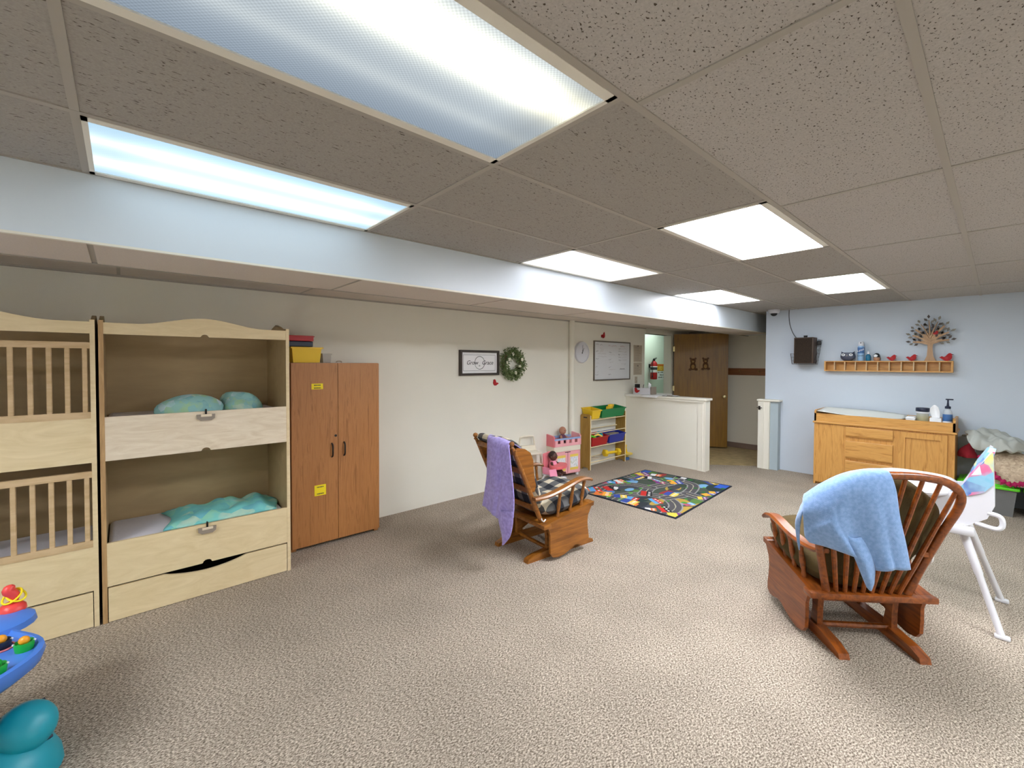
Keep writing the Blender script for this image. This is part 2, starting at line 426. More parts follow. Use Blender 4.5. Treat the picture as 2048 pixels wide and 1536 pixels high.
def lens_mat(name, strength, tubes, edge, mid, base, wid=.05):
    """prismatic lens of a fluorescent fixture; brighter where the tubes sit behind it"""
    mt, N, L, b = newmat(name)
    N.remove(b); out = N['Material Output']; em = N.new('ShaderNodeEmission'); L.new(em.outputs[0], out.inputs[0])
    tc = N.new('ShaderNodeTexCoord'); sp = N.new('ShaderNodeSeparateXYZ'); L.new(tc.outputs['Object'], sp.inputs[0])
    def M(op, a, c=None):
        n = N.new('ShaderNodeMath'); n.operation = op
        for i, q in enumerate((a, c)):
            if q is None: continue
            if isinstance(q, (int, float)): n.inputs[i].default_value = q
            else: L.new(q, n.inputs[i])
        return n.outputs[0]
    x, y = sp.outputs[0], sp.outputs[1]
    tot = None
    for y0, amp in tubes:
        d = M('DIVIDE', M('SUBTRACT', y, y0), wid)
        g = M('MULTIPLY', M('DIVIDE', 1.0, M('ADD', 1.0, M('MULTIPLY', d, d))), amp)
        tot = g if tot is None else M('ADD', tot, g)
    ends = M('DIVIDE', M('SUBTRACT', .60, M('ABSOLUTE', x)), .22)
    ends = M('MINIMUM', M('MAXIMUM', ends, .35), 1.0)
    grain = M('ADD', 1.0, M('MULTIPLY', M('MULTIPLY', M('SINE', M('MULTIPLY', x, 520)), M('SINE', M('MULTIPLY', y, 520))), .16))
    val = M('MULTIPLY', M('MULTIPLY', M('ADD', M('MULTIPLY', tot, ends), base), grain), strength)
    L.new(val, em.inputs[1])
    f = M('MINIMUM', tot, 1.0)
    mx = N.new('ShaderNodeMix'); mx.data_type = 'RGBA'; mx.inputs[6].default_value = lin(edge); mx.inputs[7].default_value = lin(mid)
    L.new(f, mx.inputs[0]); L.new(mx.outputs[2], em.inputs[0])

# ------------------------------------------------------------------ the setting
ZC = 2.4066; ZS = 2.1161; Z2 = 2.2287
YL = [2.5935, 1.9839, 1.3743, 0.7647]; PX_ = 1.2312; X0 = 1.1280
YW = 4.246; XB = 7.428; XH = 8.72
XMIN, YMIN = -3.2, -2.9

struct(B(XMIN-.1, 10.2, YMIN-.1, 5.3, -.08, 0).build('floor', 'carpet'), 'speckled beige brown loop carpet covering the room floor', 'floor')
struct(MB().prism([(6.90, 3.05), (7.42, 2.48), (7.42, 2.30), (XH-.002, 2.30), (XH-.002, 5.09), (6.60, 5.09), (6.60, YW-.002+.0), (6.60, 3.4)], 'xy', .0005, .004).build('floor_hall', 'vinyl'),
       'tan worn entry floor beside the brown door', 'floor')

wl = MB().box(XMIN, 7.0, YW, YW+.11, 0, ZC+.03).box(7.0, 7.96, YW, YW+.11, 2.14, ZC+.03).box(7.96, XH, YW, YW+.11, 0, ZC+.03)
struct(wl.build('wall_left', 'cream_wall'), 'long cream painted wall behind the bunk cribs', 'wall')
struct(B(XB, XB+.12, YMIN, 2.41, 0, ZC+.03).build('wall_back', 'blue_wall'), 'pale blue painted wall behind the changing dresser', 'wall')
struct(B(XMIN, XB+.12, YMIN-.1, YMIN, 0, ZC+.03).build('wall_right', 'cream_wall'), 'cream wall on the far side opposite the bunk cribs', 'wall')
struct(B(XMIN-.1, XMIN, YMIN-.1, 4.36, 0, ZC+.03).build('wall_front', 'cream_wall'), 'cream wall closing the room behind the activity table', 'wall')
struct(B(XH, XH+.1, 1.1, 4.36, 0, ZC+.03).build('wall_hall', 'hall_wall'), 'shaded cream wall of the entry with the coat rail', 'wall')
struct(B(XB+.12, XH, 1.1, 1.2, 0, ZC+.03).build('wall_hall_end', 'hall_wall'), 'end wall of the entry behind the blue wall', 'wall')
for q, lb in (((6.3, 10.2, 5.1, 5.2), 'mint lit corridor wall seen through the open doorway'), ((6.2, 6.3, YW+.11, 5.2), 'near end wall of the mint corridor'), ((10.1, 10.2, 4.36, 5.1), 'far end wall of the mint corridor'), ((XH+.1, 10.2, 4.25, 4.36), 'corridor side of the wall behind the brown door')):
    struct(B(*q, 0, ZC+.03).build('wall_corridor', 'mint_wall'), lb, 'wall')
struct(B(XH-.012, XH, 1.2, YW, .003, .1).build('baseboard_hall', 'cove_base'), 'brown vinyl cove base along the entry wall', 'baseboard')

# main ceiling: deck above, grid bars and loose tiles below it
ceil = struct(MB().box(XMIN, XH+.1, YMIN, 3.2, ZC+.025, ZC+.08).box(XMIN, XH+.1, 3.2, 4.36, ZC+.025, ZC+.08).box(6.2, 10.2, 4.36, 5.2, ZC+.025, ZC+.08).build('ceiling', 'concrete_dark'),
              'suspended ceiling of fissured tiles in a painted grid', 'ceiling')
LIGHTS = []   # (row, i0, strength, kind)
cells_light = {(2, -1), (0, -1), (2, 1), (0, 1), (2, 3), (0, 3), (2, -3), (0, -3)}
T = .012
def tile(x0, x1, y0, y1, mt, z=ZC):
    B(x0+T, x1-T, y0+T, y1-T, z+.002, z+.018).build('ceiling_tile', mt, ceil)
XL = [X0+PX_*i for i in range(-4, 7)]
for r in range(3):
    for k in range(len(XL)-1):
        i = k-4
        if (r, i) in cells_light: continue
        xa, xb = XL[k], XL[k+1]
        if xa < XMIN: xa = XMIN
        if YL[r+1] < 2.41 and YL[r] < 2.41: xb = min(xb, XB)
        if xb > xa+.05: tile(xa, xb, YL[r+1], YL[r], 'tile')
XR = [1.197+1.317*i for i in range(-4, 6)]
YR = [YL[3]-.61*j for j in range(0, 7)]
RFILL = {(3, -2), (3, 1)}  # cells of the fill lights added out of view on the right
for r in range(6):
    for k in range(len(XR)-1):
        xa, xb = max(XR[k], XMIN), min(XR[k+1], XB)
        if (r, k-4) in RFILL: continue
        if xb > xa+.05: tile(xa, xb, max(YR[r+1], YMIN), YR[r], 'tile_pitted')
def bar(*a): B(*a).build('grid_bar', 'tee', ceil)
for y in YL[:3]: bar(XMIN, XH if y > 2.41 else XB, y-T, y+T, ZC-.002, ZC+.004)
for y in YR[:-1]: bar(XMIN, XB, y-T, y+T, ZC-.002, ZC+.004)
for x in XL:
    if XMIN < x < XB: bar(x-T, x+T, YL[3]+T, YL[0]-T, ZC-.0015, ZC+.0035)
for x in XR:
    if XMIN < x < XB: bar(x-T, x+T, YMIN, YL[3]-T, ZC-.0015, ZC+.0035)

# dropped beam along the left wall with its own soffit tiles, low strip behind it
beam = struct(B(XMIN, XH, 2.5955, 3.15, ZS+.01, ZC+.025).build('beam', 'fascia'), 'long white dropped beam running along the cream wall', 'beam')
B(XMIN, XH, 2.5935, 2.602, ZS, ZC-.004).build('fascia_board', 'fascia', beam)
B(XMIN, XH, 2.590, 2.612, ZS-.006, ZS+.004).build('edge_angle', 'white_trim', beam)
xs = [-.098+1.2*i for i in range(-3, 8)]
for k in range(len(xs)-1):
    a, b_ = max(xs[k], XMIN), min(xs[k+1], XH)
    if b_ > a: B(a+.011, b_-.011, 2.613, 3.13, ZS-.002, ZS+.012).build('soffit_tile', 'soffit_tile', beam)
for x in xs[1:-1]: B(x-.011, x+.011, 2.613, 3.13, ZS+.003, ZS+.012).build('grid_bar', 'tee', beam)
B(XMIN, XH, 3.125, 3.152, ZS-.004, ZS+.02).build('edge_angle', 'tee', beam)
strip = struct(B(XMIN, XH, 3.15, YW, Z2+.006, Z2+.02).build('ceiling_strip', 'concrete_dark'), 'low ceiling strip between the beam and the cream wall', 'ceiling')
xs = [1.21+1.22*i for i in range(-4, 7)]
for k in range(len(xs)-1):
    a, b_ = max(xs[k], XMIN), min(xs[k+1], XH)
    if b_ > a: B(a+.01, b_-.01, 3.16, YW-.03, Z2, Z2+.006).build('ceiling_tile', 'soffit_tile', strip)
B(XMIN, 7.0, YW-.028, YW, Z2-.012, Z2+.004).build('wall_angle', 'tee', strip)
for x in xs[1:-1]:
    if XMIN < x < XH: B(x-.0105, x+.0105, 3.16, YW-.03, Z2+.001, Z2+.006).build('grid_bar', 'tee', strip)

# painted pipe in the wall corner beside the clock
struct(MB().tube([(4.955, YW-.035, 0), (4.955, YW-.035, Z2)], .042, 14).build('trim_1', 'cream_wall', smooth=True), 'cream painted pipe running up the wall beside the clock', 'pipe')

# half wall with white cap and end trim, desk slab in its corner
hw = struct(B(6.42, 6.54, 2.90, YW, 0, 1.05).build('wall_half', 'cream_wall'), 'cream half wall with a white cap beside the toy rack', 'wall')
MB().rbox(6.385, 6.60, 2.855, 3.72, 1.05, 1.082, .006).build('cap_board', 'white_trim', hw)
MB().box(6.41, 6.55, 2.87, 2.90, 0, 1.05).box(6.404, 6.42, 2.87, 2.985, 0, 1.05).box(6.398, 6.41, 2.866, 2.885, 0, 1.05).box(6.398, 6.41, 2.91, 2.918, 0, 1.05).build('end_trim', 'white_trim', hw)
MB().box(6.395, 6.42, 2.9, 3.72, 1.02, 1.05).build('cap_moulding', 'white_trim', hw)
MB().rbox(6.375, 7.0, 3.72, YW-.001, 1.045, 1.085, .006).build('desk_slab', 'white_counter', hw)

# short stub wall with latch at the end of the blue wall
st = struct(B(7.315, XB, 2.192, 2.45, 0, 1.035).build('wall_stub', 'shaded_blue'), 'short pale blue stub wall with white end trim', 'wall')
MB().box(7.288, 7.316, 2.298, 2.46, 0, 1.04).box(7.278, 7.29, 2.375, 2.395, 0, 1.02).box(7.278, 7.29, 2.298, 2.312, 0, 1.03).build('end_trim', 'white_trim', st)
MB().rbox(7.27, XB, 2.165, 2.475, 1.035, 1.06, .005).build('cap_board', 'white_trim', st)
MB().box(7.27, 7.285, 2.425, 2.45, .90, .955).box(7.262, 7.272, 2.40, 2.47, .925, .935).build('latch', 'dark_metal', st)

# doorway: casing on the far jamb, open brown door
casing = struct(MB().box(7.90, 7.96, YW-.02, YW+.13, 0, 2.14).box(7.0, 7.96, YW-.012, YW+.12, 2.14, 2.19).build('trim_2', 'white_trim'), 'white jamb and head casing of the open doorway', 'casing')
A_, B_ = Vector((7.955, 4.19, 0)), Vector((8.435, 3.37, 0))
ang = math.atan2(B_.y-A_.y, B_.x-A_.x)
DW = (B_-A_).length
dr = thing('door_1', 'open flat brown wooden door with brass knob and bear decals', 'door', A_, ang); dr['kind'] = 'structure'
B(0, DW, -.0, .042, .03, 2.165).build('door_leaf', 'door_wood', dr)
k = MB().lathe([(.012, 0), (.012, .03), (.03, .036), (.033, .055), (.022, .068), (.001, .07)], (0, 0, 0), 14, axis='y')
k.v = [(x+.885, -y, z+.985) for x, y, z in k.v]; k.f = [f[::-1] for f in k.f]
k.build('knob', 'brass', dr, True)
for z in (1.88, 1.12, .25): MB().box(-.02, .012, -.006, .02, z-.05, z+.05).build('hinge', 'brass', dr)
def bear(cx, cz, m1, m2, s=1.0):
    def disc(mb, x, z, rx, rz, d): mb.prism([(x+rx*s*math.cos(t*.45), z+rz*s*math.sin(t*.45)) for t in range(14)], 'xz', -d, .0)
    a = MB(); disc(a, cx, cz, .055, .075, .003); disc(a, cx, cz+.10*s, .05, .048, .0045); disc(a, cx-.045*s, cz+.145*s, .02, .02, .004); disc(a, cx+.045*s, cz+.145*s, .02, .02, .004)
    disc(a, cx-.05*s, cz-.065*s, .03, .025, .004); disc(a, cx+.055*s, cz-.06*s, .032, .025, .004)
    d_ = a.build('bear_decal', m1, dr)
    b2 = MB(); disc(b2, cx, cz-.01, .03, .04, .006); disc(b2, cx, cz+.088*s, .022, .018, .006); disc(b2, cx-.022*s, cz+.115*s, .006, .006, .0065); b2.build('bear_belly', m2, d_)
bear(.34, 1.55, 'bear_brown', 'bear_tan'); bear(.56, 1.56, 'bear_brown', 'bear_tan', .95)
MB().prism([(.44+.02*math.cos(t*.5), 1.49+.02*math.sin(t*.5)) for t in range(13)], 'xz', -.004, 0).build('bear_ball', 'bear_tan', dr)

# ------------------------------------------------------------------ ceiling fixtures
def troffer(cx, cy, cz, lx, ly, mt, label, ex=.0244, ey=.0422):
    t = thing('ceiling_light', label, 'ceiling light', (cx, cy, cz), 0, 'fluorescent ceiling fixtures')
    hx, hy = lx/2, ly/2
    f = MB()
    for (a, b_, c, d) in ((-hx+T, hx-T, hy-ey-.004, hy-T), (-hx+T, hx-T, -hy+T, -hy+ey+.004), (-hx+T, -hx+ex+.004, -hy+T, hy-T), (hx-ex-.004, hx-T, -hy+T, hy-T)):
        f.box(a, b_, c, d, -.004, .02)
    f.build('frame', 'white_trim', t)
    B(-hx+ex, hx-ex, -hy+ey, hy-ey, .001, .006).build('lens', mt, t)
    B(-hx+T, hx-T, -hy+T, hy-T, .012, .024).build('housing', 'white_trim', t)
    return t
lens_mat('lens_near', LAMP['near'], [(-.14, 2.6), (.10, .22)], (176, 194, 214), (255, 255, 236), .56)
lens_mat('lens_side', LAMP['side'], [(.12, 1.1), (-.10, .7)], (176, 212, 236), (240, 252, 255), .72)
lens_mat('lens_mid', LAMP['mid'], [(-.13, .6), (.13, .6)], (246, 247, 255), (248, 250, 255), .6, .08)
lens_mat('lens_beam', LAMP['beam'], [(-.13, .6), (.13, .6)], (246, 247, 255), (248, 250, 255), .6, .08)
lens_mat('lens_entry', LAMP['entry'], [(-.13, .6), (.13, .6)], (246, 247, 255), (248, 250, 255), .6, .08)
lens_mat('lens_cool', LAMP['cool'], [(-.13, .7), (.13, .7)], (214, 240, 250), (244, 254, 255), .5, .07)
for q in ('rear', 'pitrear', 'pitfar'):  # lenses of the added fill lights outside the view
    lens_mat('lens_'+q, LAMP[q], [(-.13, .6), (.13, .6)], (242, 249, 255), (246, 252, 255), .6, .08)
lens_mat('lens_corridor', LAMP['corridor'], [(0, .6)], (236, 255, 244), (240, 255, 247), .6, .2)
def cell(r, i): return (X0+PX_*(i+.5), (YL[r]+YL[r+1])/2, ZC, PX_, .6096)
troffer(*cell(2, -1), 'lens_near', 'large fluorescent ceiling light with ribbed lens and one glaring tube')
troffer(*cell(0, -1), 'lens_side', 'bluish fluorescent ceiling light against the beam above the bunk cribs')
troffer(*cell(2, 1), 'lens_mid', 'bright white ceiling light one tile away from the beam light over the play rug')
troffer(*cell(0, 1), 'lens_beam', 'bright white ceiling light touching the beam in front of the framed sign')
troffer(*cell(2, 3), 'lens_cool', 'cool white ceiling light close to the blue wall')
troffer(*cell(0, 3), 'lens_entry', 'bright white ceiling light touching the beam beside the blue wall corner')
troffer(*cell(2, -3), 'lens_rear', 'added unseen fill light over the rear of the room away from the beam')  # added behind the camera to brighten the room
troffer(*cell(0, -3), 'lens_rear', 'added unseen fill light over the rear of the room touching the beam')  # its added partner beside the beam, also only for fill
for (r, i) in sorted(RFILL):  # pair added out of view to raise the room's light level
    troffer(XR[i+4]+1.317/2, (YR[r]+YR[r+1])/2, ZC, 1.317, .61, 'lens_pitrear' if i < 0 else 'lens_pitfar', 'added unseen fill light in the pitted tiles near the rear' if i < 0 else 'added unseen fill light in the pitted tiles toward the blue wall')
troffer(8.3, 4.75, ZC, PX_, .61, 'lens_corridor', 'ceiling light inside the mint corridor')
# ------------------------------------------------------------------ bunk cribs
def arch(x, hw_=.33, h=.042):
    q = abs(x)/hw_
    return 0 if q >= 1 else h*(.5+.5*math.cos(math.pi*q))
def crib(x0, label, gates):
    W = 1.058; t = thing('bunk_crib', label, 'crib', (x0+W/2, 3.625, 0), 0, 'bunk evacuation cribs')
    h = W/2; D = .60
    for s in (-1, 1):
        pr = [(0, .0), (0, 1.858), (.12, 1.862), (.20, 1.885), (.30, 1.905), (.40, 1.885), (.48, 1.862), (D, 1.858), (D, 0)]
        xa, xb = (-h, -h+.021) if s < 0 else (h-.021, h)
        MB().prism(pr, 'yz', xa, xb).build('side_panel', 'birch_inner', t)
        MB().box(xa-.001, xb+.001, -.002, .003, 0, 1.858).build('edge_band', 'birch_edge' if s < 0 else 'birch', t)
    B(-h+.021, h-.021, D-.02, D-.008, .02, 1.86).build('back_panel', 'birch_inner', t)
    hi = h-.022
    # header with arched top edge and a finger notch
    top = [(x, 1.845+arch(x, .37, .055)) for x in np.linspace(-hi, hi, 33)]
    bot = [(hi, 1.775), (.025, 1.775)]+[(.022*math.cos(a), 1.775+.018*math.sin(a)) for a in np.linspace(.2, math.pi-.2, 7)]+[(-.025, 1.775), (-hi, 1.775)]
    MB().prism(top+bot, 'xz', .0, .02).build('header', 'birch', t)
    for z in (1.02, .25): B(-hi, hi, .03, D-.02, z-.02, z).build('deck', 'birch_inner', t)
    for nme, z0, z1, mt in (('guard_panel', .998, 1.268, 'birch_pale' if not gates else 'birch'), ('guard_panel', .222, .490, 'birch')):
        bot = [(hi, z0), (.03, z0)]+[(.026*math.cos(a), z0+.022*math.sin(a)) for a in np.linspace(.1, math.pi-.1, 7)]+[(-.03, z0), (-hi, z0)]
        MB().prism([(-hi, z1), (hi, z1)]+bot, 'xz', 0, .02).build(nme, mt, t)
    # drawer with smile shaped hand cut-out
    cut = [(x, .212-.040*math.cos(math.pi*x/(2*.235))**.8) for x in np.linspace(.234, -.234, 17)]
    MB().prism([(-hi+.004, .004), (hi-.004, .004), (hi-.004, .212)]+cut+[(-hi+.004, .212)], 'xz', -.002, .018).build('drawer_front', 'birch', t)
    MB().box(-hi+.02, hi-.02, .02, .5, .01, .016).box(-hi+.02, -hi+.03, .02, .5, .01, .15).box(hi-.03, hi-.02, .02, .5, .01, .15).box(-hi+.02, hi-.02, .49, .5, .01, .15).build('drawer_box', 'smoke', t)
    for z in (1.02, .25):
        MB().rbox(-hi+.006, hi-.006, .035, D-.03, z, z+.225, .03, 3).build('mattress', 'sheet', t, True)
    if not gates:
        for zc in (1.232, .454):
            l = MB().prism([(-.052, .016), (-.05, -.012), (-.03, -.026), (.03, -.026), (.05, -.012), (.052, .016)], 'xz', -.016, 0)
            l.v = [(x, y, z+zc) for x, y, z in l.v]; lo = l.build('latch', 'grey_plate', t)
            MB().rbox(-.03, .033, -.021, -.012, zc+.0, zc+.018, .003).build('plate', 'birch_pale', lo)
            MB().cyl((0, -.012, zc+.015), (0, -.012, zc+.05), .006, .006, 8).box(-.004, .004, -.02, .004, zc+.046, zc+.052).build('pin', 'dark_metal', lo)
    else:
        for z0, z1 in ((1.267, 1.722), (.490, .947)):
            g = B(-hi, hi, -.004, .018, z1-.037, z1).build('gate_rail', 'gate_wood', t)
            B(-hi, hi, -.004, .018, z0, z0+.038).build('gate_rail', 'gate_wood', t)
            x = h-.045
            while x > -h+.03:
                MB().rbox(x-.0115, x+.0115, .0, .014, z0+.03, z1-.03, .003, 1).build('slat', 'gate_wood', t); x -= .0735
    return t
crib(-.104, 'pale birch bunk crib with solid guard panels and open front beside the brown cabinet', False)
crib(-1.178, 'pale birch bunk crib closed with slatted gates beside the open one', True)

# bedding in the open crib
def lump(name, mt, c, r, label, cat, seed=1, amp=.18, n=30, flat=.0, group=None):
    rnd = np.random.RandomState(seed); k = rnd.rand(6, 3)*6; ph = rnd.rand(6)*6
    mb = MB(); nu, nv = n, n//2
    mb.ell((0, 0, 0), (1, 1, 1), nu, nv); out = []
    for v in mb.v:
        p_ = np.array(v); d = 1+amp*sum(math.sin(k[i]@p_+ph[i]) for i in range(6))/3
        q = p_*d; z = max(q[2], flat)
        out.append((q[0]*r[0], q[1]*r[1], (z-flat)*r[2]))
    mb.v = out
    o = mb.build(name, mt, None, 60, loc=c)
    return tag(o, label, cat, group)
lump('folded_blanket', 'print_teal', (.36, 3.84, 1.243), (.20, .13, .125), 'teal printed bedding bundle heaped on the upper bunk mattress near the latch', 'blanket', 3, .12)
lump('folded_blanket', 'print_teal', (.69, 3.93, 1.243), (.14, .14, .135), 'darker teal printed bedding bundle at the right end of the upper bunk', 'blanket', 7, .14)
def crumple(x0, x1, y0, y1, z, amp, seed, nu=24, nv=40):
    rnd = np.random.RandomState(seed); K = [(rnd.rand()*14+4, rnd.rand()*10-5, rnd.rand()*6) for _ in range(7)]
    P = []
    for i in range(nu):
        row = []
        for j in range(nv):
            u, v = i/(nu-1), j/(nv-1); x = x0+(x1-x0)*v; y = y0+(y1-y0)*u
            h = sum(abs(math.sin(a*v+b_*u+c)) for a, b_, c in K)/7
            e = min(1, 6*min(u, 1-u, v, 1-v)+.05)
            row.append((x+.03*math.sin(5*u+seed), y, z+.006+amp*h*e))
        P.append(row)
    return P
cb = MB().grid(crumple(.22, .90, 3.675, 4.12, .475, .075, 5)).build('crib_blanket', 'print_aqua', None, True, solid=.006)
tag(cb, 'aqua green blanket crumpled over the lower bunk mattress', 'blanket')

# ------------------------------------------------------------------ brown two-door cabinet
c = thing('storage_cabinet', 'brown oak veneer two door storage cabinet beside the bunk crib', 'cabinet', (1.43, 3.92, 0))
MB().box(-.385, .385, .022, .315, .025, 1.6).box(-.385, -.345, .03, .31, 0, .03).box(.345, .385, .03, .31, 0, .03).build('carcass', 'oak_veneer', c)
dl = B(-.384, -.002, 0, .02, .03, 1.597).build('cabinet_door', 'oak_veneer', c)
d2 = B(.002, .384, 0, .02, .03, 1.597).build('cabinet_door', 'oak_veneer', c)
for d_, x in ((dl, -.055), (d2, .052)):
    MB().tube(cr([(x, 0, .77), (x, -.022, .785), (x, -.026, .83), (x, -.022, .875), (x, 0, .89)], 14), .007, 8).build('handle', 'black', d_, True)
MB().cyl((-.022, .002, .956), (-.022, -.006, .956), .011, .011, 12).build('lock', 'black', dl, True)
for (x0, x1, z0, z1, rows) in ((-.223, -.128, 1.373, 1.422, 2), (-.204, -.108, .448, .54, 3)):
    lb = B(x0, x1, -.0015, .0, z0, z1).build('label_sticker', 'label_yellow', dl); lb.rotation_euler = (0, 0, 0)
    mb = MB(); random.seed(rows)
    for r in range(rows):
        zz = z1-(r+.6)*(z1-z0)/rows*.95; x = x0+.02+(.03 if rows == 3 and r == 1 else 0); e = x1-.018-(.03 if rows == 3 and r == 1 else 0)
        while x < e:
            wd = random.uniform(.004, .009); mb.box(x, min(x+wd, e), -.0022, -.001, zz-.005, zz+.004); x += wd+.0025
    mb.build('lettering', 'ink', lb)
# bins on the cabinet
tag(MB().tub(1.06, 1.298, 3.94, 4.17, 1.602, 1.735, .012).build('plastic_bin', 'yellow'), 'yellow plastic bin standing on the brown cabinet', 'bin')
tag(MB().rbox(1.02, 1.232, 3.95, 4.16, 1.738, 1.784, .006).build('stacked_tray', 'navy'), 'dark navy tray stacked on the yellow bin', 'tray')
rt = tag(MB().rbox(1.02, 1.236, 3.945, 4.165, 1.786, 1.833, .006).box(1.015, 1.241, 3.94, 4.17, 1.822, 1.829).build('stacked_tray', 'red'), 'dark red tray on top of the navy tray', 'tray')
tag(MB().tub(1.318, 1.392, 3.97, 4.06, 1.602, 1.684, .004, .003, .004).build('clear_container', 'clear'), 'small clear container beside the yellow bin', 'container')
tag(MB().tube([(1.47+.02*math.cos(a)*1.2, 4.0+.015*math.sin(a), 1.606+.012*abs(math.sin(a))) for a in np.linspace(0, 6.2, 14)], .004, 6).build('rubber_band', 'wall_sheet', None, True), 'thin beige loop lying on the cabinet top', 'band')

# ------------------------------------------------------------------ changing dresser
d = thing('changing_dresser', 'oak changing dresser with drawers and one panel door against the blue wall', 'dresser', (6.92, .975, 0))
h = .665   # local y: +h is the side near the stub wall
MB().box(.02, .50, -h+.02, h-.02, .06, .83).box(.05, .5, -h+.02, h-.02, 0, .06).build('carcass', 'dresser_oak', d)
B(0, .50, h-.02, h, 0, .83).build('end_panel', 'dresser_oak', d); B(0, .5, -h, -h+.02, 0, .83).build('end_panel', 'dresser_oak', d)
MB().rbox(-.018, .505, -h-.015, h+.015, .818, .842, .006).build('top_board', 'dresser_oak_h', d)
MB().box(0, .018, -h, h, .842, .945).box(.485, .503, -h, h, .842, .96).build('tray_rim', 'dresser_oak_h', d)
for s in (-1, 1):
    ya, yb = (h-.02, h) if s > 0 else (-h, -h+.02)
    MB().prism([(0, .842), (0, .975), (.03, .99), (.47, .99), (.50, .975), (.50, .842)], 'xz', ya, yb).build('tray_end', 'dresser_oak', d)
B(.004, .022, .345, h-.02, .03, .815).build('front_panel', 'dresser_oak', d)
MB().box(.008, .024, -h+.02, .345, .06, .815).build('face_frame', 'dresser_oak', d)
for z0, z1 in ((.672, .80), (.395, .622), (.09, .368)):
    MB().prism([(.006, z0), (.006, z1), (-.016, z1), (-.022, z1-.008), (-.022, z0+.024), (-.012, z0+.004)], 'xz', -.14, .318).build('drawer', 'dresser_oak_h', d)
dd = MB().box(-.018, .008, -.605, -.545, .08, .80).box(-.018, .008, -.25, -.19, .08, .80).box(-.018, .008, -.545, -.25, .735, .80).box(-.018, .008, -.545, -.25, .08, .15).build('cabinet_door', 'dresser_oak', d)
MB().prism([(-.545, .15), (-.25, .15), (-.25, .735), (-.545, .735)], 'yz', .0, .009).build('door_panel', 'dresser_oak', dd)
cp = MB().rbox(6.955, 7.395, .345, 1.60, .846, .90, .02, 3)
tag(cp.build('changing_pad', 'pad', None, True), 'glossy white changing pad lying in the tray of the oak dresser', 'changing pad')
pd = MB().grid(patch([[(6.95, 1.62, .975), (6.96, 1.3, .945), (6.95, 1.0, .935), (6.96, .76, .95)], [(7.1, 1.61, .985), (7.12, 1.3, .955), (7.1, 1.0, .945), (7.1, .755, .945)], [(7.37, 1.60, 1.0), (7.38, 1.3, .995), (7.38, 1.0, .985), (7.38, .76, .96)]], 10, 20)).build('pad_cover', 'pad', None, True, solid=.005)
tag(pd, 'crinkled white cover spread over the changing pad', 'cover')
tag(MB().rbox(7.0, 7.17, .655, .735, .902, .975, .008).box(6.995, 7.175, .65, .74, .955, .962).build('wipes_box', 'paper', None, True), 'flat white wipes box beside the lidded jar', 'box')
j = thing('lidded_jar', 'short glass jar of mustard coloured contents with a black and white lid', 'jar', (7.12, .597, .901))
MB().lathe([(.045, 0), (.055, .02), (.056, .10), (.05, .115)], n=20).build('glass_body', 'jar_glass', j, True)
MB().lathe([(.040, .004), (.048, .02), (.05, .07), (.046, .075)], n=16).build('contents', 'jar_mustard', j, True)
MB().lathe([(.054, .115), (.06, .12), (.06, .138), (.054, .14)], n=20).build('lid_band', 'white_plastic', j, True)
MB().lathe([(.06, .14), (.063, .145), (.063, .178), (.058, .184), (.001, .185)], n=20).build('lid', 'navy', j, True)
pb = thing('pump_bottle', 'clear hand sanitizer pump bottle with dark blue pump and label', 'bottle', (7.12, .385, .901))
MB().lathe([(.036, 0), (.042, .006), (.042, .13), (.034, .165), (.016, .185), (.014, .2)], n=18).build('bottle_body', 'bottle_clear', pb, True)
MB().lathe([(.0425, .045), (.0428, .046), (.0428, .125), (.0425, .126)], n=18).build('label_wrap', 'label_blue', pb, True)
MB().lathe([(.0429, .02), (.043, .021), (.043, .044), (.0429, .045)], n=18).build('label_base', 'paper', pb, True)
MB().lathe([(.026, .19), (.026, .215), (.012, .222), (.008, .26), (.008, .29)], n=14).rbox(-.01, .01, -.045, .02, .29, .305, .004).build('pump', 'navy', pb, True)
tb = thing('tissue_box', 'white tissue box with a tissue pulled up beside the pump bottle', 'tissue box', (7.12, .478, .901))
MB().rbox(-.05, .05, -.045, .055, 0, .075, .006).build('carton', 'paper', tb, True)
MB().grid(patch([[(-.02, -.03, .07), (0, .0, .075), (.0, .035, .07)], [(-.03, -.03, .14), (.02, .01, .15), (-.01, .06, .15)], [(-.02, -.015, .20), (.01, .02, .225), (0, .05, .19)]], 9, 9)).build('tissue', 'paper', tb, True, solid=.002)

